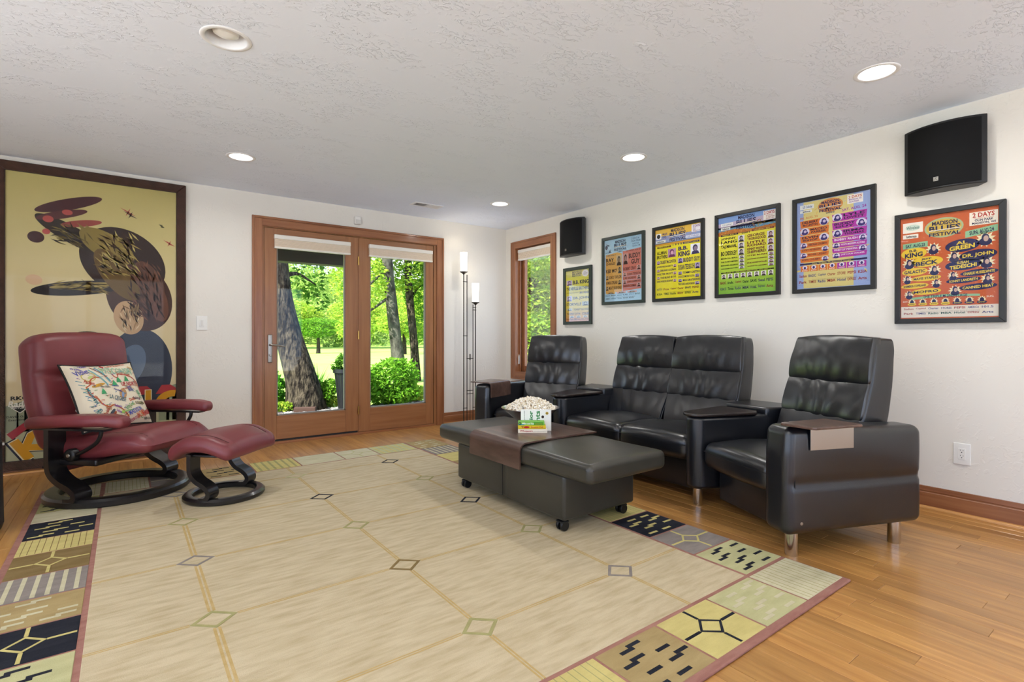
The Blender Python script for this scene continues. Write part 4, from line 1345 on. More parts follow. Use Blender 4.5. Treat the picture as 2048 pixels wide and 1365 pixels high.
# ================================================================ TALL SPEAKER AT THE LEFT EDGE
sp = thing('tower_speaker', 'tall dark grey perforated tower loudspeaker at the left edge', 'speaker', (-.672, 3.97, 0), (0, 0, .15))
def bow(w_, d_, sag, n=10):
    pts = [(-d_ / 2, w_ / 2), (-d_ / 2, -w_ / 2)]
    R_ = (w_ * w_ / 4 + sag * sag) / (2 * sag)
    a = math.asin(w_ / 2 / R_)
    return pts + [(d_ / 2 - sag + R_ * math.cos(t) - (R_ - sag), R_ * math.sin(t)) for t in np.linspace(-a, a, n)]
perf = mat('perforated_metal', '#3b3d40', .5, metal=.5, bump=(700, .6, .001, 'leather'))
def tower(z0, z1, s0, s1, lean0, lean1, m_, name, w_=.27, d_=.28):
    b0 = [(x * s0 + lean0, y * s0) for x, y in bow(w_, d_, .05)]
    b1 = [(x * s1 + lean1, y * s1) for x, y in bow(w_, d_, .05)]
    n_ = len(b0)
    vs = [(x, y, z0) for x, y in b0] + [(x, y, z1) for x, y in b1]
    MB().add(vs, [tuple(reversed(range(n_))), tuple(range(n_, 2 * n_))] + [(i, (i + 1) % n_, n_ + (i + 1) % n_, n_ + i) for i in range(n_)]).build(name, m_, sp, smooth=True, angle=50)
tower(.012, .045, .93, 1.0, .0, .0, black_pl, 'plinth')
tower(.045, .455, 1.0, .98, .0, -.005, perf, 'woofer_grille')
tower(.455, .485, .99, .985, -.004, -.006, black_pl, 'waist_band')
tower(.485, 1.60, .97, .80, -.006, -.055, perf, 'panel_grille')
tower(1.60, 1.62, .81, .80, -.055, -.056, black_pl, 'top_cap')
MB().box(.125, .14, -.02, .02, .465, .478).build('badge', satin, sp)

# ================================================================ WALL SPEAKERS
def wall_speaker(yc, z0, label):
    o = thing('wall_speaker', label, 'speaker', (XR, yc, z0), (0, 0, PI), 'bow-front wall speakers')
    w_, hh = .395, .392
    n_ = 18
    R_ = (w_ * w_ / 4 + .068 ** 2) / (2 * .068)
    a = math.asin(w_ / 2 / R_)
    arc = [(.068 + R_ * math.cos(t) - (R_ - .068), R_ * math.sin(t)) for t in np.linspace(-a, a, n_)]
    MB().prism([(.001, w_ / 2 - .05), (.001, -w_ / 2 + .05)] + arc, 0, hh).build('cabinet', black_pl, o, bevel=.005)
    ins = [(x + .0035, y * .97) for x, y in arc]
    MB().prism([(.05, .18), (.05, -.18)] + ins, .012, hh - .012).build('grille', grille_m, o, smooth=True, angle=30, bevel=.002)
    bd = MB().box(0, .002, -.012, .012, 0, .024).build('badge', satin, o, loc=(.1405, -.02, .045), rot=(0, 0, -.07))
    MB().tube([(.0025, .007, .004), (.0025, 0, .014), (.0025, -.006, .004)], .0012, 5).tube([(.0025, .007, .018), (.0025, -.002, .019), (.0025, -.006, .017)], .0012, 5).build('badge_mark', dark_slot, bd)
wall_speaker(.957, 1.938, 'black bow-front wall speaker above the red poster')
wall_speaker(4.178, 1.938, 'black bow-front wall speaker beside the corner window')
for x, z0 in ((-.082, 1.812), (.082, 1.457)):
    pd = bpy.data.lights.new('lamp_bulb', 'POINT')
    pd.energy = .35; pd.color = (1, .92, .80); pd.shadow_soft_size = .02
    po = bpy.data.objects.new('lamp_bulb', pd); C.objects.link(po)
    po.parent = lamp; po.location = (x, 0, z0 + .20)

# ================================================================ FRAMED POSTERS ON THE RIGHT WALL
def frame_rails(W, Hh, rw, dep, m_, parent, name='frame', bev=.002):
    b = MB()
    o_ = [(-W / 2, 0), (W / 2, 0), (W / 2, Hh), (-W / 2, Hh)]
    i_ = [(-W / 2 + rw, rw), (W / 2 - rw, rw), (W / 2 - rw, Hh - rw), (-W / 2 + rw, Hh - rw)]
    for k in range(4):
        q = (k + 1) % 4
        a, bb, c, d = o_[k], o_[q], i_[q], i_[k]
        vs = [(*a, 0), (*bb, 0), (*c, 0), (*d, 0), (*a, dep), (*bb, dep), (*c, dep), (*d, dep)]
        b.add(vs, [(3, 2, 1, 0), (4, 5, 6, 7), (0, 1, 5, 4), (2, 3, 7, 6), (1, 2, 6, 5), (3, 0, 4, 7)])
    return b.build(name, m_, parent, bevel=bev)

def grad_mat(name, stops):
    m = bpy.data.materials.new(name); m.use_nodes = True
    N, L = m.node_tree.nodes, m.node_tree.links
    b = N['Principled BSDF']; b.inputs['Roughness'].default_value = .55
    tc = N.new('ShaderNodeTexCoord'); sp_ = N.new('ShaderNodeSeparateXYZ'); r = N.new('ShaderNodeValToRGB')
    L.new(tc.outputs['Generated'], sp_.inputs[0]); L.new(sp_.outputs['Y'], r.inputs['Fac']); L.new(r.outputs[0], b.inputs['Base Color'])
    e = r.color_ramp.elements
    e[0].position, e[0].color = stops[0][0], lin(stops[0][1])
    e[1].position, e[1].color = stops[-1][0], lin(stops[-1][1])
    for p, c in stops[1:-1]:
        n_ = e.new(p); n_.color = lin(c)
    return m

POST = []
def poster(yc, W, z0, Hh, fm, label, paper, draw, rw=.03):
    o = thing('framed_poster', label, 'poster', (XR, yc, z0), (PI / 2, 0, -PI / 2), 'framed festival posters')
    frame_rails(W, Hh, rw, .026, fm, o)
    w_, h_ = W - 2 * rw + .004, Hh - 2 * rw + .004
    MB().box(-w_ / 2, w_ / 2, 0, h_, 0, .012).build('paper', paper, o, loc=(0, rw - .002, 0))
    P = Print(w_, h_)
    draw(P)
    P.mb.build('print', None, o, loc=(0, rw - .002, .0122))
    MB().box(-w_ / 2, w_ / 2, rw - .002, rw - .002 + h_, .0185, .0200).build('glass', pic_glass, o)
    return o

def title(P, x0, x1, y0, y1, col='#23244a', year=None, hi='#e8e0c8'):
    h_ = y1 - y0
    P.text('MADISON', x0 + .03, y0, x1 - .03, y0 + .27 * h_, col, 5, .03)
    P.text('BLUES', x0, y0 + .31 * h_, x1, y0 + .66 * h_, col, 5, .03)
    P.text('FESTIVAL', x0, y0 + .74 * h_, x1, y0 + .98 * h_, col, 5, .03)
    P.poly([(x0, y0 + .57 * h_), (x1, y0 + .54 * h_), (x1, y0 + .60 * h_), (x0, y0 + .63 * h_)], hi, 6)
    if year:
        P.text(year, (x0 + x1) / 2 - .06, y1 + .004, (x0 + x1) / 2 + .06, y1 + .024, col, 5, .02)

def logos(P, y0, y1, rnd, col, words, rows=2):
    n = len(words)
    per = (n + rows - 1) // rows
    for i, w_ in enumerate(words):
        r, c = divmod(i, per)
        x = .04 + .93 * c / per
        y = y0 + (y1 - y0) * r / rows
        P.text(w_, x, y + .004, x + .75 / per, y + (y1 - y0) / rows * .5, col if not isinstance(col, list) else rnd.choice(col), 4, .02)
    for k in range(2):
        y = (y0 + y1) / 2 + (k - .7) * .012
        P.text('Tickets and festival information at the gate and by phone all weekend long', .22, y, .82, y + .007, '#444444', 4, .0)

def p6(P):
    r = random.Random(1)
    P.specks(.0, .0, 1, .83, 420, ['#d9743f', '#c04a20', '#dd8a55'], 1, r, .012)
    P.ell(.465, .135, .20, .095, '#a9b88a', 2); P.ell(.465, .135, .18, .08, '#cfae4a', 3)
    title(P, .315, .635, .07, .215)
    P.rect(.03, .05, .25, .15, '#efe8da', 3); P.ell(.14, .10, .08, .03, '#c9d8c8', 4); P.text('Wireless', .07, .085, .21, .115, '#5a7a70', 5, .02)
    P.rect(.03, .165, .20, .205, '#efe8da', 3); P.text('Isthmus', .07, .172, .18, .198, '#2a2a2a', 5, .03)
    P.rect(.72, .035, .985, .155, '#efe6d4', 3); P.text('2 DAYS', .75, .042, .955, .085, '#b5372a', 5, .03)
    P.text('SATURDAY & SUNDAY', .76, .089, .95, .097, '#b5372a', 5, .01); P.text('OLIN PARK', .77, .10, .945, .122, '#23244a', 5, .03); P.text('MADISON, WI', .745, .127, .965, .15, '#23244a', 5, .03)
    P.poly([(.03, .255), (.30, .245), (.30, .30), (.03, .305)], '#8fbf93', 3); P.text('SAT. AUG.23', .06, .262, .27, .295, '#23244a', 5, .03, -.03)
    P.poly([(.68, .20), (.985, .165), (.985, .225), (.68, .26)], '#8fbf93', 3); P.text('SUN. AUG.24', .72, .195, .95, .232, '#23244a', 5, .03, -.11)
    Lf = [(.15, .355, .14, .055, 'B.B.\nKING'), (.29, .445, .17, .05, 'JEFF\nBECK'), (.16, .535, .14, .038, 'GALACTIC'), (.28, .605, .16, .028, 'MAVIS STAPLES'), (.16, .675, .15, .027, 'SHEMEKIA COPELAND'), (.28, .735, .16, .03, 'MOFRO')]
    for cx, cy_, rx, ry, s_ in Lf:
        P.ell(cx, cy_, rx, ry, '#e8c53a', 3, 26, -.05)
        if '\n' in s_:
            a, b = s_.split('\n')
            P.text(a, cx - rx * .35, cy_ - ry * .7, cx + rx * .3, cy_ - ry * .28, '#23244a', 5, .03, -.05)
            P.text(b, cx - rx * .7, cy_ - ry * .15, cx + rx * .7, cy_ + ry * .68, '#23244a', 5, .04, -.08, .15)
        else:
            P.text(s_, cx - rx * .82, cy_ - ry * .42, cx + rx * .82, cy_ + ry * .42, '#23244a', 5, .03, -.05, .1)
    Rt = [(.65, .325, .17, .06, 'AL\nGREEN'), (.80, .425, .18, .05, 'DR. JOHN'), (.66, .505, .18, .05, 'SUSAN\nTEDESCHI'), (.81, .585, .18, .03, 'CHARLIE MUSSELWHITE'), (.66, .648, .17, .028, 'SONNY LANDRETH'), (.80, .715, .18, .03, 'CANNED HEAT')]
    for cx, cy_, rx, ry, s_ in Rt:
        P.ell(cx, cy_, rx, ry, '#262552', 3, 26, -.06)
        if '\n' in s_:
            a, b = s_.split('\n')
            P.text(a, cx - rx * .35, cy_ - ry * .7, cx + rx * .3, cy_ - ry * .2, '#e6c94a', 5, .03, -.06)
            P.text(b, cx - rx * .75, cy_ - ry * .08, cx + rx * .72, cy_ + ry * .62, '#e6c94a', 5, .04, -.1, .15)
        else:
            P.text(s_, cx - rx * .82, cy_ - ry * .42, cx + rx * .82, cy_ + ry * .42, '#e6c94a', 5, .03, -.07, .1)
    for cx, cy_, s_ in ((.36, .33, .085), (.10, .455, .08), (.37, .535, .075), (.08, .61, .06), (.39, .66, .06), (.10, .76, .06), (.87, .29, .10), (.57, .425, .08), (.88, .50, .085), (.56, .60, .06), (.89, .65, .07), (.58, .74, .07)):
        P.burst(cx, cy_, s_, '#efe2b8', 3)
        P.ell(cx, cy_ + .022, s_ * .62, s_ * .36, '#2b2950', 5, 14); P.ell(cx, cy_ - .012, s_ * .36, s_ * .4, '#2b2950', 6, 12); P.ell(cx + .006, cy_ - .006, s_ * .24, s_ * .27, '#c9a89a', 7, 12)
    P.poly([(.12, .79), (.48, .768), (.82, .78), (.82, .80), (.48, .79), (.12, .812)], '#8fbf93', 3)
    P.text('THE TRIPLE M 2ND STAGE', .25, .772, .70, .797, '#23244a', 5, .02)
    P.text('SAT.', .03, .82, .09, .835, '#e8dcc0', 5, .02); P.text('SUN.', .88, .80, .95, .815, '#e8dcc0', 5, .02)
    for i in range(7):
        x = .13 + i * .118
        c1 = '#e8c53a' if i < 4 else '#262552'
        P.burst(x, .832, .045, '#efe2b8', 3); P.ell(x, .838, .022, .026, '#2b2950', 4, 10); P.ell(x, .856, .048, .014, c1, 5, 14)
        P.text('BAND', x - .03, .851, x + .03, .861, '#23244a' if i < 4 else '#e6c94a', 6, .02)
    P.rect(.01, .878, .99, .985, '#e6dccb', 3)
    logos(P, .886, .98, r, ['#33333a', '#4a4a80', '#a03a34', '#2a5a50'], ['Stadium', 'Capitol', 'Charter', 'STORES', 'PEPSI', 'AMERICA', '101.5', 'Park', 'TIMES', 'Radio', 'MBA', 'Hotel', 'EXPRESS', 'Arts'])
def p5(P):
    r = random.Random(2)
    P.specks(0, 0, 1, 1, 60, ['#8fa3d0', '#d8c878', '#a9b6d8'], 1, r, .06)
    P.rect(.10, .01, .78, .99, '#d9c982', 2); P.specks(.1, .02, .8, .16, 30, ['#dcb95e', '#c9bd9a'], 3, r, .03)
    P.ell(.475, .09, .17, .075, '#d08a4a', 3)
    title(P, .325, .625, .035, .155, '#262255', '2002')
    P.rect(.05, .04, .25, .09, '#e6e6e0', 4); P.text('US Cellular', .09, .05, .23, .078, '#3a5a9a', 5, .02); P.rect(.05, .1, .22, .13, '#e6e6e0', 4); P.text('Isthmus', .09, .105, .2, .125, '#222222', 5, .03)
    P.rect(.70, .02, .90, .115, '#ebe4dc', 4); P.text('2 DAYS', .715, .03, .885, .058, '#c05a34', 5, .03); P.text('MADISON, WI\nOLIN PARK', .72, .064, .88, .105, '#7a4aa0', 5, .02)
    P.text('FRI. AUG. 23', .05, .175, .30, .20, '#c97a3a', 5, .02, -.03); P.text('SAT. AUG. 24', .63, .15, .94, .18, '#9a3fa0', 5, .02, -.05)
    ys = [.215, .305, .39, .475, .535, .59, .645, .70]
    Lw = [('DELBERT', 'McCLINTON'), ('MACEO', 'PARKER'), ('ELVIN', 'BISHOP'), 'DEBORAH COLEMAN', 'LUCKY PETERSON', 'ROSIE LEDET', 'POPA CHUBBY']
    Rw = [('LYLE', 'LOVETT'), ('BUDDY', 'GUY'), ('IRMA', 'THOMAS'), 'BOBBY RUSH', 'NORTH MISSISSIPPI ALLSTARS', 'PINETOP PERKINS', 'JOE LOUIS WALKER']
    for i in range(7):
        for side, W_, c in ((0, Lw, '#d9762f'), (1, Rw, '#b03aa0')):
            x0, x1 = (.05, .46) if side == 0 else (.50, .95)
            a, b = ys[i] - .015 * side, ys[i + 1] - .008 - .015 * side
            P.poly([(x0, a + .006), (x1, a - .002), (x1 - .01, b), (x0 + .01, b + .004)], c, 3)
            pl = (i % 2 == 0) == (side == 0)
            fx0 = x1 - (.13 if i < 3 else .10) if pl else x0 + .01
            fw = .12 if i < 3 else .09
            tx0, tx1 = (x0 + .03, fx0 - .02) if pl else (fx0 + fw + .02, x1 - .03)
            w_ = W_[i]
            if isinstance(w_, tuple):
                P.text(w_[0], tx0, a + .012, tx1, a + (b - a) * .48, '#20203c', 5, .03); P.text(w_[1], tx0 + .01, a + (b - a) * .56, tx1 - .01, b - .012, '#20203c', 5, .03)
            else:
                P.text(w_, tx0, a + .012, tx1, b - .016, '#20203c' if side == 0 else '#efe0ef', 5, .02)
            P.ell(fx0 + fw / 2, (a + b) / 2, fw * .55, (b - a) * .52, '#ddd5e6', 4); P.ell(fx0 + fw / 2, (a + b) / 2 + .016, fw * .4, (b - a) * .3, '#3b2f70', 5, 12); P.ell(fx0 + fw / 2, (a + b) / 2 - .006, fw * .28, (b - a) * .33, '#3b2f70', 6, 12); P.ell(fx0 + fw / 2 + .005, (a + b) / 2, fw * .18, (b - a) * .2, '#c8b8d8', 7, 10)
    P.rect(.05, .705, .95, .725, '#262255', 4); P.text('The Triple M Second Stage', .22, .709, .75, .722, '#d9c04a', 5, .02)
    for i in range(7):
        x = .06 + i * .127
        P.rect(x, .735, x + .118, .80, '#d9762f' if i < 4 else '#b03aa0', 3); P.ell(x + .06, .755, .035, .022, '#ddd5e6', 4); P.ell(x + .06, .758, .017, .016, '#3b2f70', 5, 10)
        P.text('BAND', x + .02, .782, x + .1, .794, '#f0e6d8', 5, .02)
    logos(P, .83, .97, r, ['#33334a', '#4a4a80', '#a03a34'], ['Stadium', 'BASIC', 'Capitol', 'Charter', 'STORE', 'PEPSI', 'KSIA', 'Park', 'TIMES', 'Radio', 'MBA', 'Hotel', 'EXPRESS', 'Arts'])
def p4(P):
    r = random.Random(3)
    P.rect(0, 0, 1, .13, '#7f9fd4', 1); P.poly([(0, .08), (1, .06), (1, .16), (0, .15)], '#b9a8c0', 2); P.rect(0, .13, 1, .21, '#5f8fae', 2); P.poly([(0, .19), (.3, .17), (.6, .20), (1, .18), (1, .23), (0, .24)], '#b8702c', 3)
    P.specks(.6, .10, 1, .2, 50, ['#a8642a', '#c98a3a', '#6a7a3a'], 3, r, .02); P.specks(0, .17, 1, .235, 60, ['#8a4a20', '#c9852f', '#d9a54a'], 4, r, .018)
    title(P, .33, .67, .015, .185, '#1f2250')
    P.rect(.05, .08, .27, .12, '#e6e6e0', 4); P.text('US Cellular', .08, .088, .25, .112, '#8a8aa0', 5, .02); P.rect(.05, .135, .22, .17, '#e6e6e0', 4); P.text('Isthmus', .08, .142, .2, .164, '#222222', 5, .03)
    P.rect(.79, .015, .985, .125, '#ece6dc', 4); P.text('2 DAYS', .80, .02, .97, .06, '#a82f3a', 5, .03); P.text('AUGUST 31\nAT OLIN PARK\nNOON-11PM', .83, .066, .97, .118, '#a04a4a', 5, .02)
    P.rect(.05, .225, .36, .248, '#3a2030', 5); P.text('FRIDAY, AUG. 31', .08, .229, .33, .245, '#e6d04a', 6, .02); P.text('2001', .42, .228, .56, .25, '#3a1f2a', 6, .03); P.rect(.60, .215, .96, .238, '#7a2a34', 5); P.text('SATURDAY, SEPT. 1', .63, .219, .93, .235, '#e6d04a', 6, .02)
    ys = [.265, .355, .435, .52, .565, .61, .655, .695]
    Lw = [('JONNY', 'LANG'), ('TAJ MAHAL',), ('BO DIDDLEY',), ('MARCIA BALL',), ('THE FUNKY METERS',), ('BERNARD ALLISON',), ('THE HOLMES BROTHERS',)]
    Rw = [('GEORGE', 'THOROGOOD'), ('LITTLE', 'RICHARD'), ('KENNY WAYNE', 'SHEPHERD'), ('OTIS RUSH',), ('JOHNNIE JOHNSON',), ('INDIGENOUS',), ('ALBERTA ADAMS',)]
    for i in range(7):
        for side, W_, c in ((0, Lw, '#1c1c1c'), (1, Rw, '#6a1f2a')):
            x0, x1 = (.05, .47) if side == 0 else (.52, .96)
            a, b = ys[i], ys[i + 1] - .008
            fw = .11 if i < 3 else .095
            P.face(x1 - fw, a, x1, b, '#d8d2d8', '#2f2a30' if side == 0 else '#4a2030', '#a89aa0' if side == 0 else '#c09aa0', 3)
            w_ = W_[i]
            if len(w_) == 2:
                P.text(w_[0], x0, a + .004, x1 - fw - .04, a + (b - a) * .46, c, 5, .03); P.text(w_[1], x0, a + (b - a) * .54, x1 - fw - .02, b - .002, c, 5, .03)
            else:
                P.text(w_[0], x0, a + .008, x1 - fw - .02, b - .012, c, 5, .03)
    P.rect(.495, .27, .50, .80, '#7a7a2a', 3)
    P.rect(.05, .715, .96, .73, '#2a2a20', 4); P.text('FRI, AUG. 31   THE WORT 2ND STAGE   SAT, SEPT. 1', .1, .718, .9, .728, '#d8d04a', 5, .02)
    for i in range(8):
        x = .06 + i * .115
        P.face(x, .74, x + .085, .80, '#e6e0d8', '#3a3034', '#b0a0a0', 3)
    logos(P, .83, .985, r, ['#2a4a2a', '#4a4a60', '#8a3a34'], ['BASIC', 'ink', 'Capitol', 'Charter', 'SAVE', 'Seal', 'PEPSI', 'KSIA 55', 'Times', 'Radio', 'MBA', 'HoteL', 'Express', 'Arts'])
def p3(P):
    r = random.Random(4)
    P.rect(0, 0, 1, .11, '#e3b84a', 1); P.rect(0, .105, 1, .17, '#8f9cc4', 2); P.specks(0, .1, 1, .2, 60, ['#a8642a', '#c98a3a', '#9a9ac0'], 3, r, .02); P.rect(0, .165, 1, .21, '#9aa6c8', 3); P.rect(0, .205, 1, .24, '#cf9a30', 3)
    title(P, .33, .68, .02, .20, '#1f2250')
    P.rect(.02, .06, .14, .14, '#efefef', 4); P.ell(.08, .10, .04, .03, '#2a2a2a', 5); P.rect(.02, .16, .24, .195, '#e6e6e0', 4); P.text('Isthmus', .05, .165, .2, .19, '#222222', 5, .03); P.text('MILLER\nPARK', .17, .06, .28, .13, '#4a4a80', 5, .02)
    P.rect(.80, .015, .985, .115, '#ece6ec', 4); P.text('2 DAYS', .83, .02, .97, .055, '#6a2a70', 5, .03); P.text('OLIN\nPARK\nMADISON WI', .83, .06, .97, .11, '#6a2a70', 5, .02)
    P.rect(.68, .15, .98, .185, '#dadae6', 4); P.text('US Cellular', .72, .157, .95, .178, '#8a8ab0', 5, .02)
    P.text('1 9 9 9', .40, .235, .60, .265, '#2a1a4a', 5, .03); P.rect(.05, .25, .36, .275, '#5a2a20', 4); P.text('FRIDAY, AUG. 27', .08, .254, .33, .271, '#e8d83a', 5, .02); P.rect(.62, .235, .96, .26, '#3a2a60', 4); P.text('SATURDAY, AUG. 28', .65, .239, .93, .256, '#e8d83a', 5, .02)
    P.text('ALLMAN', .04, .315, .26, .365, '#23201a', 5, .03); P.text('BROTHERS', .04, .375, .28, .425, '#23201a', 5, .03); P.face(.29, .30, .47, .42, '#b890a8', '#6a2a5a', '#d8a8b8', 3)
    P.text('B.B.', .52, .29, .72, .345, '#2a1f5a', 5, .04); P.text('KING', .52, .36, .76, .43, '#2a1f5a', 5, .04); P.face(.78, .28, .97, .42, '#e8e8f0', '#3a3058', '#8a7a90', 3)
    P.text('DELBERT McCLINTON', .12, .455, .47, .50, '#3a2050', 5, .02); P.face(.04, .455, .11, .505, '#c8a8c0', '#4a2050', '#d8b8c8', 3)
    P.text('BUDDY GUY', .63, .455, .97, .515, '#2a1f5a', 5, .03); P.face(.51, .45, .62, .52, '#b0a0c8', '#2a2050', '#8a7ab0', 3)
    P.text('SUSAN TEDESCHI', .52, .545, .86, .615, '#2a1f5a', 5, .02); P.face(.87, .54, .97, .62, '#b0a0c8', '#2a2050', '#b09ac0', 3)
    rows = ['JOHNNIE BASSETT', 'DEBORAH COLEMAN', 'WALTER TROUT', 'THE BLIND BOYS', 'DARK HORSE BLUES BAND']
    for i, s_ in enumerate(rows):
        y = .53 + i * .052
        P.text(s_, .04 if i % 2 == 0 else .12, y, .40 if i % 2 == 0 else .47, y + .028, '#3a2050', 5, .02); P.face(.41 if i % 2 == 0 else .04, y - .004, .48 if i % 2 == 0 else .11, y + .034, '#d8b8a8', '#6a3a5a', '#d8b8c8', 3)
    rows = ['TOMMY CASTRO', 'COCO MONTOYA', 'MAGIC SLIM & TEARDROPS', 'THE CHRIS AARON BAND']
    for i, s_ in enumerate(rows):
        y = .645 + i * .052
        P.text(s_, .62 if i % 2 == 0 else .52, y, .97 if i % 2 == 0 else .86, y + .03, '#2a1f5a', 5, .02); P.face(.52 if i % 2 == 0 else .87, y - .004, .60 if i % 2 == 0 else .96, y + .036, '#b0a0c8', '#2a2050', '#c0a8c0', 3)
    logos(P, .85, .985, r, ['#2a4a2a', '#4a4a60', '#8a3a34', '#3a6a30'], ['NITTY', 'Fox', 'Capitol', 'Charter', 'SAVE', 'PEPSI', 'KSIA', 'TIMES', 'Radio', 'BREW', 'EXPRESS', 'Arts'])
def p2(P):
    r = random.Random(5)
    P.specks(0, 0, 1, .2, 25, ['#a9cbe2', '#bcd8e8'], 1, r, .06)
    title(P, .27, .60, .03, .20, '#23284a', '1999')
    P.ell(.06, .12, .035, .035, '#23284a', 3); P.rect(.035, .10, .085, .15, '#e6eef2', 2); P.text('Northwestern', .03, .195, .20, .215, '#3a6a90', 5, .02)
    P.text('2 DAYS at\nOLIN PARK', .72, .03, .96, .10, '#4a5a80', 5, .01); P.text('AUG 27-28\nNOON-11PM', .75, .115, .94, .175, '#4a5a80', 5, .01)
    P.poly([(.04, .24), (.36, .22), (.48, .25), (.48, .845), (.04, .86)], '#d9a552', 2); P.poly([(.50, .22), (.97, .20), (.97, .82), (.50, .845)], '#d07a6a', 2)
    P.text('FRIDAY, AUG. 27', .06, .245, .32, .268, '#3a2a1a', 5, .02); P.text('SATURDAY, AUG. 28', .60, .215, .95, .238, '#5a1a1a', 5, .02)
    P.text('RAY', .05, .30, .27, .36, '#23201a', 5, .03); P.text('CHARLES', .05, .37, .30, .41, '#23201a', 5, .02); P.face(.33, .27, .47, .43, '#c9b088', '#2a241c', '#8a7458', 3)
    P.text('BUDDY', .66, .27, .95, .345, '#2a1414', 5, .03); P.text('GUY', .72, .36, .93, .435, '#2a1414', 5, .03); P.face(.51, .26, .64, .43, '#c8948a', '#3a201e', '#a87a70', 3)
    P.text("KEB' MO'", .05, .475, .35, .535, '#23201a', 5, .03); P.face(.37, .45, .47, .555, '#c9a468', '#2a241c', '#8a7458', 3)
    for i, (s_, c) in enumerate((('KOKO TAYLOR', 0), ('SHEMEKIA COPELAND', 0), ('MIGHTY BLUE KINGS', 0))):
        y = .585 + i * .085
        P.text(s_, .13 if i % 2 == 0 else .05, y, .47 if i % 2 == 0 else .36, y + .05, '#23201a', 5, .02); P.face(.04 if i % 2 == 0 else .37, y - .008, .125 if i % 2 == 0 else .47, y + .06, '#c9a468', '#3a3024', '#a89070', 3)
    for i, s_ in enumerate(('ROBERT CRAY', 'SUSAN TEDESCHI', 'LUKE ANDREWS', 'JOHN HAMMOND', 'SHANNON CURFMAN')):
        y = (.475, .57, .63, .69, .75)[i]
        h_ = .05 if i == 0 else .035
        P.text(s_, .52 if i % 2 == 0 else .62, y, .84 if i % 2 == 0 else .95, y + h_, '#3a1414', 5, .02); P.face(.86 if i % 2 == 0 else .51, y - .012, .96 if i % 2 == 0 else .60, y + h_ + .006, '#d8a8a0', '#4a2422', '#b08a80', 3)
        P.rect(.50, y + h_ + .01, .97, y + h_ + .014, '#8fb6d0', 4)
    for i in range(3):
        P.face(.06 + i * .28, .848, .30 + i * .28, .875, '#d9a552' if i == 0 else '#d8a8a0', '#4a3a30', '#b09a80', 3)
    logos(P, .885, .985, r, ['#3a5a80', '#33444a', '#4a7a9a'], ['Dane', 'BANK', 'Isthmus', 'US', 'VITA 15', 'BENTLEY', 'ABC', 'Hotel', 'Times', 'Arts', 'G2'])
def p1(P):
    r = random.Random(6)
    P.rect(.05, .015, .75, .13, '#d8cf7a', 1); P.text('MADISON', .28, .02, .68, .05, '#4a4a50', 4, .03); P.text('BLUES', .28, .055, .68, .095, '#4a4a50', 4, .04); P.text('FESTIVAL', .28, .10, .68, .128, '#4a4a50', 4, .03)
    P.ell(.83, .08, .13, .065, '#e8e4ea', 3); P.text('2 DAYS\nOLIN PARK\nNOON-11', .75, .05, .91, .11, '#7a6a80', 4, .02)
    P.text('B.B. KING', .32, .20, .97, .275, '#23221c', 4, .04); P.face(.04, .19, .28, .29, '#c8b8d0', '#6a4a70', '#b898b8', 3)
    P.text('THE NEVILLE BROTHERS', .04, .325, .97, .39, '#33301c', 4, .03)
    P.text('BOZ SCAGGS AND FRIENDS', .05, .43, .56, .45, '#7a7430', 4, .01); P.text('BIG HEAD', .60, .425, .97, .465, '#55525c', 4, .04)
    P.text('DR. JOHN', .32, .52, .97, .58, '#33301c', 4, .03); P.face(.04, .50, .27, .60, '#c8c0d0', '#7a6a80', '#c8b8c8', 3)
    P.text('STORYVILLE', .04, .635, .66, .69, '#4a4628', 4, .03); P.face(.70, .62, .96, .70, '#a8b0a8', '#4a524a', '#b0b8a8', 3)
    P.text('THE MIGHTY BLUE KINGS', .34, .745, .96, .785, '#5a5430', 4, .02); P.face(.05, .74, .28, .785, '#c8c8a0', '#6a6a50', '#c8c8a8', 3)
    P.text('THE ROBERT GUPTAR', .05, .83, .62, .865, '#5a5430', 4, .02); P.text('COLE', .70, .825, .96, .87, '#4a4a5a', 4, .04)
    for i in range(3):
        P.face(.18 + i * .28, .885, .36 + i * .28, .925, '#d8c890', '#6a7a70', '#c8c0a0', 3)
    logos(P, .935, .995, r, ['#8a5a2a', '#6a4a2a'], ['Bank', 'Park', 'TIMES', 'Radio', 'BREW', 'Arts'], 1)
paper_m = lambda n_, c: mat('paper_' + n_, c, .55)
poster(4.149, .440, 1.185, .632, frame_grn, 'small yellow poster in a dark green frame under the far wall speaker', grad_mat('paper_yellow_orange', [(0, '#d98a4a'), (.25, '#e0c83a'), (.8, '#e2da3c'), (1, '#cfd06a')]), p1, .035)
poster(3.5025, .550, 1.380, .690, frame_grn, 'pale blue poster with orange and salmon columns in a dark green frame', paper_m('blue', '#a9cfe4'), p2)
poster(2.8635, .541, 1.378, .695, frame_blk, 'bright yellow poster in a black frame, second of the upper row', paper_m('yellow', '#e6d91e'), p3)
poster(2.220, .540, 1.378, .692, frame_blk, 'yellow poster fading to lime green in a black frame', grad_mat('paper_yellow_green', [(0, '#7fb83a'), (.3, '#a8c832'), (.6, '#e0d82c'), (1, '#e6da3a')]), p4)
poster(1.591, .534, 1.376, .694, frame_blk, 'purple and orange poster on blue and yellow paper in a black frame', paper_m('periwinkle', '#98aad6'), p5)
poster(.9555, .527, 1.1435, .694, frame_blk, 'red-orange poster with yellow and navy ovals in a black frame', paper_m('red_orange', '#c65a22'), p6)

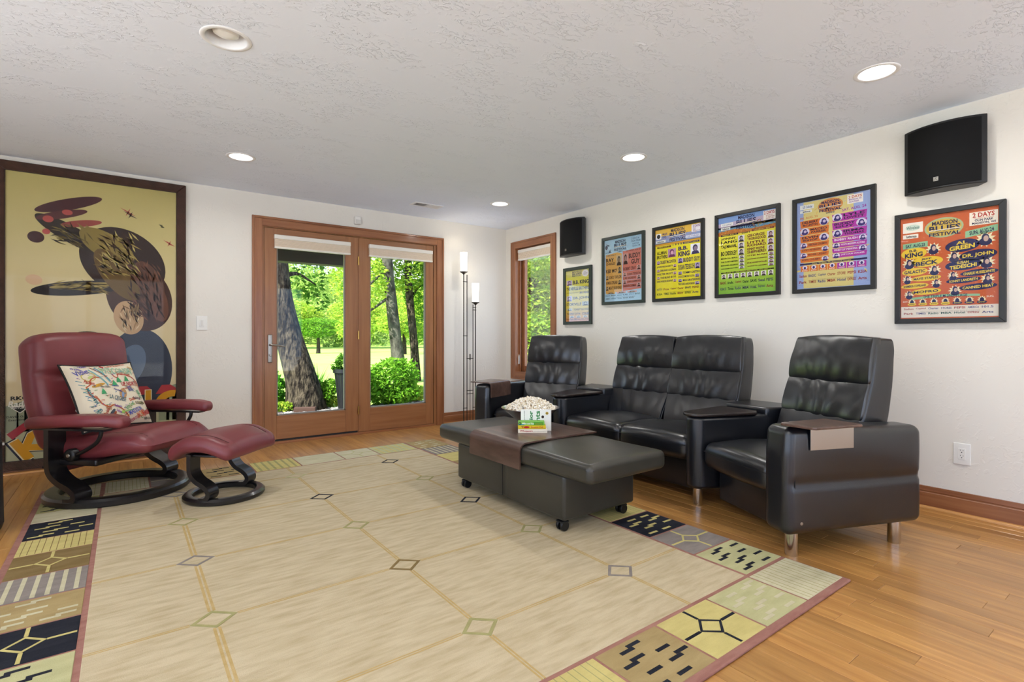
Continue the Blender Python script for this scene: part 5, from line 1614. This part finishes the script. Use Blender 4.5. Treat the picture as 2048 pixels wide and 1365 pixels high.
# ================================================================ LARGE FRAMED ARTWORK ON THE BACK WALL
art = thing('framed_artwork', 'huge brown and cream vintage-style painting in a carved dark frame behind the recliner', 'picture', (-.18, YB, .032), (PI / 2, 0, 0))
AW, AH, RW = 1.24, 2.37, .071
fr = frame_rails(AW, AH, RW, .038, art_frame, art, 'frame', .006)
frame_rails(AW - 2 * RW + .012, AH - 2 * RW + .012, .008, .030, mat('frame_sight_edge', '#1c120c', .5), art, 'sight_edge', 0).location = (0, RW - .006, 0)
w_, h_ = AW - 2 * RW + .004, AH - 2 * RW + .004
MB().box(-w_ / 2, w_ / 2, 0, h_, 0, .016).build('canvas', grad_mat('art_ground', [(0, '#b9b68e'), (.13, '#b9b68e'), (.22, '#dfcb9c'), (.55, '#e2cf9e'), (.8, '#cdbd7c'), (1, '#c2b36c')]), art, loc=(0, RW - .002, 0))
P = Print(w_, h_, step=.0003)
ra = random.Random(12)
BL = [0]
def blob(pts, col, lay, n=5):
    BL[0] += 1; lay += BL[0] * .04
    q = cr([(a, b, 0) for a, b in pts + pts[:1]], n)[:-1]
    P.poly([(a[0], a[1]) for a in q], col, lay)
def strokes(x0, y0, x1, y1, ang, n, cols, lay, l=.07, wd=.008, curve=.5):
    for i in range(n):
        u_, v_ = ra.random(), ra.random()
        x, y = x0 + (x1 - x0) * u_, y0 + (y1 - y0) * v_
        a = ang + ra.gauss(0, .3) + curve * (u_ - .5)
        k = l * ra.uniform(.6, 1.3)
        dx, dy = math.cos(a) * k, math.sin(a) * k * w_ / h_ * 1.0
        wx, wy = -math.sin(a) * wd, math.cos(a) * wd * w_ / h_
        P.poly([(x - dx, y - dy), (x + wx, y + wy), (x + dx, y + dy), (x - wx, y - wy)], ra.choice(cols), lay)
# abstract composition in the colours of the painting: swirling dark masses, ochre strokes, a navy dome
for k_, (cx, cy_, rx, ry, col, rot) in enumerate((
        (.76, .70, .21, .16, '#343b4a', 0), (.70, .68, .09, .08, '#5a6a80', .3), (.48, .60, .15, .045, '#4a3a24', .3), (.50, .61, .10, .022, '#8f7a45', .3),
        (.66, .29, .29, .115, '#33231d', .75), (.76, .42, .27, .10, '#472e25', 1.25), (.40, .395, .27, .026, '#241d1a', -.12), (.43, .385, .20, .010, '#a8924c', -.12),
        (.36, .205, .24, .030, '#2f2419', .55), (.34, .095, .20, .020, '#4a2526', -.35), (.30, .135, .15, .014, '#5a2f2e', -.3), (.41, .160, .12, .012, '#9a4a40', -.2), (.16, .222, .045, .020, '#43201f', .2),
        (.56, .235, .19, .045, '#8f7b3c', .6), (.62, .34, .22, .045, '#6a5228', 1.0), (.82, .36, .17, .040, '#5f3d2f', 1.15), (.88, .44, .15, .030, '#6d4736', 1.4), (.69, .50, .13, .045, '#c9a57a', 1.35), (.15, .372, .045, .018, '#dcb790', .2))):
    P.ell(cx, cy_, rx, ry, col, 2 + k_ * .12, 40, rot)
P.ell(.225, .155, .03, .012, '#b8524a', 6, 14); P.ell(.215, .20, .022, .010, '#b8524a', 6, 14); P.ell(.33, .125, .03, .010, '#b8524a', 6, 14)
strokes(.52, .19, .74, .34, .8, 120, ['#a58f4a', '#7a6432', '#c4b066', '#46301f'], 5, .045, .006)
strokes(.70, .30, .90, .50, 1.2, 140, ['#5a3a2c', '#6d4736', '#33211b', '#7a503c'], 5, .045, .006)
strokes(.28, .375, .54, .41, -.12, 50, ['#8a7434', '#b39c52', '#4a3a20'], 6, .05, .005)
strokes(.26, .17, .46, .24, .55, 50, ['#6a5a2c', '#8f7b3c', '#241a12'], 7, .04, .005)
strokes(.64, .46, .75, .55, 1.35, 45, ['#e0c79a', '#a88556', '#8a6a48'], 6, .035, .005)
for x, y, k, c in ((.685, .10, .05, '#b5584a'), (.70, .11, .045, '#6a5a4a'), (.95, .205, .04, '#b5584a'), (.90, .14, .02, '#6d6a4a')):
    P.poly([(x - k, y - k * .3), (x - k * .2, y - .006), (x + k, y + k * .25), (x + k * .2, y + .006)], c, 3)
    P.poly([(x - k * .3, y + k * .3), (x, y - .004), (x + k * .3, y - k * .3), (x + .004, y + .004)], c, 3)
# skyline and lettering at the foot
for i, (x, y) in enumerate(((.0, .81), (.06, .80), (.10, .775), (.16, .80), (.88, .80), (.93, .77), (.97, .79))):
    P.poly([(x, .90), (x, y), (x + .07, y - .012), (x + .07, .90)], '#949a7c', 2)
for d_, col, lay in ((.0, '#1d2030', 6), (.012, '#e9dcb0', 7), (.02, '#d99a1c', 8)):
    P.text('K', .03 + d_, .898 + d_ * .35, .27 - d_, .99 - d_ * .35, col, lay, .05, -.55)
P.poly([(.01, .905), (.12, .86), (.15, .875), (.04, .925)], '#a8323a', 9)
P.poly([(.755, .795), (.755, .763), (.805, .763), (.835, .778), (.835, .795)], '#b23a3c', 7)
P.rect(.79, .776, .835, .90, '#e9dcb0', 8); P.rect(.795, .779, .83, .90, '#d99a1c', 9)
P.poly([(.86, .795), (.90, .761), (.96, .761), (.995, .775), (.995, .795)], '#b23a3c', 7)
q0 = [(.975 + .12 * math.cos(a), .838 + .055 * math.sin(a)) for a in np.linspace(-PI, -1.4, 12)]
q1 = [(.975 + .065 * math.cos(a), .838 + .030 * math.sin(a)) for a in np.linspace(-1.4, -PI, 12)]
P.poly(q0 + q1, '#d99a1c', 9)
P.text('RKO', .03, .776, .125, .790, '#22231f', 6, .03); P.text('Radio', .02, .793, .135, .812, '#efe9d8', 7, .02, 0, .3)
P.poly([(.02, .810), (.135, .810), (.078, .836)], '#efe9d8', 5); P.poly([(.03, .813), (.125, .813), (.078, .833)], '#22231f', 6); P.text('PICTURES', .035, .813, .12, .820, '#efe9d8', 7, .02)
P.text('DAVID O. SELZNICK', .01, .843, .20, .850, '#33342a', 6, .02); P.text('Executive Producer', .02, .854, .19, .861, '#33342a', 6, .01)
P.mb.build('painting', None, art, loc=(0, RW - .002, .0163))
MB().box(-w_ / 2, w_ / 2, RW - .002, RW - .002 + h_, .0235, .0265).build('glass', pic_glass, art)

# ================================================================ OUTDOORS
GZ = -.14
def lawn_z(x, y):
    return GZ - .025 * (min(max(y, 9), 110) - 9)
def hill_z(x, y):
    return lawn_z(x, y) + 24 * sm((y - 150) / 130) * (1 + .2 * math.sin(x * .021))
patio = struct(MB().box(-6, 12, YB + .15, 8.05, GZ - .2, GZ + .02).build('patio', mat('concrete', '#8b8f92', .85, var=('#7d8083', 8, 4, .4, .6))), 'grey concrete patio slab outside the door')
struct(MB().box(-3.0, 2.50, YB + .15, 7.05, 2.13, 2.6).box(-3, 2.50, 6.85, 7.05, 1.985, 2.13).build('roof_1', mat('soffit', '#3a3224', .7)), 'dark brown patio overhang beyond the door')
# lawn and hill
gx, gy = np.linspace(-120, 320, 60), np.concatenate([np.linspace(8.05, 60, 24), np.linspace(65, 420, 40)])
vs = [(x, y, hill_z(x, y)) for y in gy for x in gx]
fs = [(j * 60 + i, j * 60 + i + 1, (j + 1) * 60 + i + 1, (j + 1) * 60 + i) for j in range(len(gy) - 1) for i in range(59)]
lawn = MB().add(vs, fs).build('lawn', mat('mown_grass', '#7f9a44', .9, spec=.1, var=('#93ac54', (.5, .15, .3), 4, .3, .7)), smooth=True, angle=180)
struct(lawn, 'sunlit mown lawn rolling back to the trees')

def leaves(n, size, sampler, squash=.5, jitter=.35):
    """n small folded leaf cards as one mesh collection"""
    vs, fs = [], []
    p = sampler(n)
    a = rng.normal(size=(n, 3)); a[:, 2] *= squash
    a /= np.linalg.norm(a, axis=1)[:, None]
    b = np.cross(a, rng.normal(size=(n, 3))); b /= np.linalg.norm(b, axis=1)[:, None]
    c = np.cross(a, b)
    s_ = size * rng.uniform(1 - jitter, 1 + jitter, n)[:, None]
    v = np.stack([p - a * s_, p + b * s_ * .45 + c * s_ * .12, p + a * s_, p - b * s_ * .45 + c * s_ * .12], 1).reshape(-1, 3)
    f = np.arange(4 * n).reshape(-1, 4)
    return v.tolist(), f.tolist()

def blobs(cs):
    """sampler: mostly near the surface of a set of ellipsoids (x,y,z,rx,ry,rz)"""
    cs = np.array(cs, float)
    wgt = (cs[:, 3] * cs[:, 5]) ** 1.0
    wgt = wgt / wgt.sum()
    def f(n):
        k = rng.choice(len(cs), n, p=wgt)
        d = rng.normal(size=(n, 3)); d /= np.linalg.norm(d, axis=1)[:, None]
        r = rng.uniform(.35, 1, n) ** .45
        return cs[k, :3] + d * cs[k, 3:] * r[:, None]
    return f

bark = mat('rough_bark', '#1d1814', .9, spec=.1, var=('#4f463a', (22, 22, 7), 6, .42, .62), bump=((30, 30, 9), 1.0, .06, 'noise'))
bark_g = mat('grey_bark', '#262420', .9, spec=.1, var=('#56534a', (8, 8, 4), 6, .35, .65), bump=((14, 14, 6), .9, .03, 'noise'))
lf_dark = leaf_mat('leaves_dark', '#2c5214', '#4f7a22')
lf_mid = leaf_mat('leaves_mid', '#457a1c', '#759e30')
lf_lime = leaf_mat('leaves_lime', '#6f9a2c', '#a8b444')
lf_hill = leaf_mat('leaves_hill', '#6d8f3e', '#93a850', .3)
lf_fern = leaf_mat('leaves_fern', '#34741a', '#62a02c')

def tree(name, label, trunk, radii, crown, n, size, lm, bm_, group=None, branches=(), cat='tree'):
    x0, y0, z0 = trunk[0]
    o = thing(name, label, cat, (x0, y0, z0), group=group)
    L_ = lambda p: (p[0] - x0, p[1] - y0, p[2] - z0)
    pts = cr([L_(p) for p in trunk], 4)
    m_ = len(pts)
    rs = list(np.interp(np.linspace(0, 1, m_), np.linspace(0, 1, len(radii)), radii))
    t_ = MB().tube(pts, rs, 14)
    t_.build('trunk', bm_, o, smooth=True, angle=180)
    for br in branches:
        q = cr([L_(p) for p in br], 3)
        MB().tube(q, list(np.linspace(.05, .012, len(q))), 6).build('branch', bm_, o, smooth=True, angle=180)
    if crown:
        v, f = leaves(n, size, blobs([(*L_(c[:3]), *c[3:]) for c in crown]))
        MB().add(v, f).build('foliage', lm, o)
    return o

# the leaning tree right outside the door
tree('leaning_tree', 'thick rough-barked tree leaning across the left door pane', [(2.36, 8.72, GZ - .05), (2.29, 8.77, .35), (2.14, 8.88, .99), (2.03, 8.96, 1.64), (1.99, 9.0, 2.2), (1.96, 9.05, 3.2), (1.9, 9.1, 4.6)],
     [.34, .245, .205, .175, .155, .15, .13],
     [(2.55, 9.3, 2.05, .35, .4, .38), (2.75, 9.5, 1.75, .22, .3, .3), (2.45, 9.2, 2.75, .5, .5, .22), (3.3, 9.6, 2.75, .5, .5, .16), (1.2, 9.6, 4.2, 2.0, 1.6, 1.0), (3.2, 10, 4.6, 1.8, 1.6, 1.1)], 5200, .05, lf_dark, bark,
     branches=[[(1.99, 9.0, 2.25), (2.3, 9.2, 2.5), (2.9, 9.5, 2.75)], [(2.0, 9, 1.95), (2.3, 9.15, 2.1), (2.7, 9.4, 1.95)]])
# woodland edge seen through the right pane
tree('slim_tree', 'tall grey-barked tree behind the shrub in the right door pane', [(5.98, 13.0, GZ - .3), (5.86, 13.09, .8), (5.75, 13.17, 2.0), (5.66, 13.23, 3.2), (5.6, 13.3, 6)], [.22, .16, .15, .14, .12],
     [(4.95, 13.4, 2.5, .75, 1, .8), (5.0, 13.8, 1.3, .5, .9, .5), (6.6, 13.9, 3.0, 1.0, 1, .7), (6.0, 14, 4.4, 1.8, 1.5, 1.2)], 9000, .06, lf_lime, bark_g,
     branches=[[(5.72, 13.2, 2.1), (5.2, 13.3, 1.7), (4.6, 13.4, 1.3)], [(5.68, 13.2, 2.9), (5.2, 13.3, 2.4), (4.7, 13.4, 1.9)]])
tree('slim_tree', 'thinner dark-barked tree just right of the grey trunk in the right door pane', [(6.75, 13.68, GZ - .3), (6.69, 13.72, .78), (6.59, 13.8, 2.1), (6.54, 13.84, 3.3), (6.5, 13.9, 6)], [.15, .115, .11, .10, .08],
     [(7.5, 14.2, 2.5, .9, 1, .9), (7.4, 14.4, 1.3, .6, .8, .5), (6.3, 14.4, 3.5, 1.3, 1, .8), (8.2, 14.4, 3.6, 1.2, 1, 1.0)], 9000, .06, lf_mid, bark,
     branches=[[(6.6, 13.8, 2.0), (6.9, 14, 2.4), (7.4, 14.2, 2.7)]])
# shrub, ferns, grasses by the patio
def shrub(name, label, c, blobs_, n, size, lm, stems=5, cat='shrub'):
    o = thing(name, label, cat, c)
    v, f = leaves(n, size, blobs(blobs_), .8)
    MB().add(v, f).build('foliage', lm, o)
    rr2 = random.Random(n)
    for i in range(stems):
        b = blobs_[i % len(blobs_)]
        MB().tube([(rr2.uniform(-.08, .08), rr2.uniform(-.08, .08), 0), (b[0] * .5, b[1] * .5, b[2] * .5), (b[0] + rr2.uniform(-.1, .1), b[1], b[2])], [.012, .009, .005], 6).build('stem', bark, o)
    return o
shrub('leafy_shrub', 'rounded broad-leaved shrub outside the right door pane', (3.72, 8.55, GZ), [(0, 0, .48, .40, .35, .34), (-.32, -.05, .36, .26, .3, .3), (.30, .05, .5, .26, .3, .3), (.1, -.1, .2, .4, .3, .2), (-.2, 0, .2, .3, .3, .2)], 3400, .042, lf_mid)
shrub('leafy_shrub', 'bright lime-green low plant at the right edge of the door view', (4.20, 8.62, GZ), [(0, 0, .16, .22, .25, .16), (-.3, 0, .08, .2, .2, .08)], 800, .04, lf_lime, 3)
shrub('leafy_shrub', 'dark bushy plant left of the leaning trunk', (1.86, 9.0, GZ), [(0, 0, .35, .22, .3, .33), (.18, .1, .25, .2, .25, .25), (-.2, .1, .5, .25, .3, .3)], 2200, .04, lf_fern)
shrub('leafy_shrub', 'low green plants at the foot of the leaning trunk', (2.0, 8.62, GZ), [(0, 0, .08, .3, .1, .09), (.75, .1, .10, .25, .1, .1)], 900, .032, lf_lime, 3)
shrub('leafy_shrub', 'leafy plant between the leaning trunk and the black planter', (2.62, 8.8, GZ), [(0, 0, .2, .2, .25, .2), (.14, 0, .34, .14, .2, .14), (-.1, .1, .3, .15, .2, .2)], 1500, .036, lf_mid)
o = thing('grass_clump', 'tuft of long grass behind the leaning trunk', 'grass', (2.62, 9.25, GZ))
g_ = MB(); rr2 = random.Random(8)
for i in range(90):
    a = rr2.random() * 2 * PI; l = rr2.uniform(.4, .75); sp_ = rr2.uniform(.05, .3)
    p0 = Vector((rr2.uniform(-.1, .1), rr2.uniform(-.1, .1), 0)); d = Vector((math.cos(a), math.sin(a), 0))
    s2 = d.cross(Vector((0, 0, 1))) * .008
    p1_, p2_ = p0 + d * sp_ * .4 + Vector((0, 0, l * .65)), p0 + d * sp_ + Vector((0, 0, l))
    g_.add([p0 - s2, p0 + s2, p1_ + s2, p1_ - s2, p2_], [(0, 1, 2, 3), (3, 2, 4)])
g_.build('blades', lf_fern, o, kind='stuff')
# planter
pl = thing('garden_planter', 'tall fluted black planter outside between the door panes', 'planter', (2.87, 8.28, GZ + .0))
ring_ = []
b = MB()
n = 24
prof = [(.135, 0), (.14, .02), (.20, .60), (.225, .61), (.225, .67), (.205, .67), (.19, .60)]
vs, fs = [], []
for r, z in prof:
    for i in range(n * 2):
        a = 2 * PI * i / (n * 2)
        rr_ = r - (.012 if (i % 4 < 2 and .01 < z < .605) else 0)
        vs.append((rr_ * math.cos(a), rr_ * math.sin(a), z))
m2 = n * 2
for j in range(len(prof) - 1):
    fs += [(j * m2 + i, j * m2 + (i + 1) % m2, (j + 1) * m2 + (i + 1) % m2, (j + 1) * m2 + i) for i in range(m2)]
b.add(vs, fs).build('pot', black_pl, pl)
MB().lathe([(.0001, .60), (.195, .60)], 24, cap=False).build('soil', mat('soil', '#2a1d14', .95), pl)
v, f = leaves(420, .032, blobs([(.0, 0, .78, .2, .2, .16), (-.18, 0, .72, .08, .1, .08)]), .8)
MB().add(v, f).build('foliage', lf_dark, pl)
# gravel strip
gr = MB()
rr2 = random.Random(4)
cols = [mat('gravel_a', '#6d6a68', .9), mat('gravel_b', '#4d4644', .9), mat('gravel_c', '#8f8a86', .9)]
gr.box(-1, 6.5, 8.05, 8.62, GZ - .1, GZ - .005, mat('gravel_bed', '#4a4644', .95))
for i in range(1600):
    x, y, s2 = rr2.uniform(.8, 5.2), rr2.uniform(8.06, 8.6), rr2.uniform(.018, .04)
    gr.add([Vector((p.x * s2 * 1.3, p.y * s2, p.z * s2 * .7)) + Vector((x, y, GZ + .008)) for p in IV], IF, rr2.choice(cols))
tag(gr.build('gravel', None), 'grey gravel strip along the patio edge', 'gravel', kind='stuff')
o = MB().rbox(-.16, .16, -.05, .05, 0, .09, .008).build('edging_block', mat('dark_timber', '#3a2116', .8), smooth=True, loc=(2.25, 8.40, GZ), rot=(0, 0, -.5))
tag(o, 'short dark brown timber block on the gravel outside', 'block')

# far lawn trees
def round_tree(x, y, h_, r, lm, label, n=1500, seed=0, trunk_h=None):
    z = lawn_z(x, y)
    th = trunk_h or h_ * .3
    rr2 = random.Random(seed)
    cr_ = [(x + rr2.uniform(-.5, .5) * r, y + rr2.uniform(-.4, .4) * r, z + th + (h_ - th) * rr2.uniform(.3, .72), r * rr2.uniform(.45, .7), r * .6, (h_ - th) * rr2.uniform(.22, .34)) for _ in range(7)]
    cr_.append((x, y, z + th + (h_ - th) * .55, r * .8, r * .8, (h_ - th) * .45))
    tree('lawn_tree', label, [(x, y, z - .1), (x + .05, y, z + th * .6), (x, y, z + h_ * .6)], [r * .09, r * .07, r * .04], cr_, n * 3, r * .042, lm, bark, 'trees on the far lawn')
round_tree(28.3, 97.2, 6.6, 4.6, lf_mid, 'round-crowned tree standing alone on the far lawn beyond the leaning trunk', 2600, 1, 2.4)
round_tree(37.5, 103.5, 7.6, 5.0, lf_lime, 'lime-green tree on the far lawn right of the lone tree', 2200, 2, 2.2)
round_tree(20.2, 104.0, 8.5, 6.0, lf_lime, 'lime-green tree on the far lawn half hidden by the leaning trunk', 2200, 3, 2.8)
round_tree(35.5, 146.0, 13.0, 9.0, lf_lime, 'broad pale green tree behind the lone lawn tree', 2600, 4, 3.0)
round_tree(50.5, 140.0, 13.5, 9.5, lf_lime, 'tall pale green tree behind the lawn, right of the lone tree', 2600, 5, 3.0)
round_tree(23.0, 150.0, 12.0, 9.0, lf_lime, 'broad pale green tree at the left of the lawn view', 2200, 6, 3.0)
round_tree(29.5, 63.5, 5.6, 4.2, lf_lime, 'small pale tree on the lawn seen through the right door pane', 2200, 7, 1.8)
round_tree(42.0, 80.0, 11.0, 7.0, lf_lime, 'yellow-green tree behind the two slim trunks', 2600, 8, 2.0)
round_tree(54.0, 82.0, 12.0, 8.0, lf_mid, 'green tree at the right end of the lawn', 2600, 9, 2.0)
round_tree(66.0, 135.0, 16.0, 11.0, lf_lime, 'large pale tree far behind the right door pane', 2200, 10, 3.0)
# wooded hill: canopy nobody could count
hc = []
rr2 = random.Random(21)
for i in range(420):
    y = rr2.uniform(155, 300)
    x = rr2.uniform(.05, .95) * y
    r = rr2.uniform(5, 8.5)
    hc.append((x, y, hill_z(x, y) + r * .6, r, r, r * .9))
v, f = leaves(70000, .85, blobs(hc), .6)
tag(MB().add(v, f).build('hillside_woods', lf_hill), 'sunlit woods covering the distant hill', 'woods', kind='stuff')
# trees outside the narrow corner window
tree('side_tree', 'dense bright green tree filling the narrow corner window', [(9.2, 11.4, GZ - .1), (9.25, 11.4, 2), (9.2, 11.4, 5)], [.22, .17, .1],
     [(8.9, 10.8, 2.2, 1.3, 1.2, 1.0), (8.4, 10.3, .9, 1.0, 1, .8), (9.6, 11.6, 3.6, 1.8, 1.5, 1.1), (9.9, 11.2, 1.6, 1.3, 1.2, 1.0), (8.2, 10.2, 3.2, .9, .9, .7)], 16000, .065, lf_lime, bark)
tree('side_tree', 'darker tree behind the bright one in the corner window', [(11.6, 13.6, GZ - .1), (11.5, 13.6, 2), (11.5, 13.6, 6)], [.25, .2, .12],
     [(11.2, 13.4, 2.4, 2.2, 1.5, 1.6), (11.6, 13.8, 4.8, 2.2, 1.6, 1.5), (11, 13.4, .6, 1.8, 1.5, .9)], 12000, .085, lf_mid, bark)
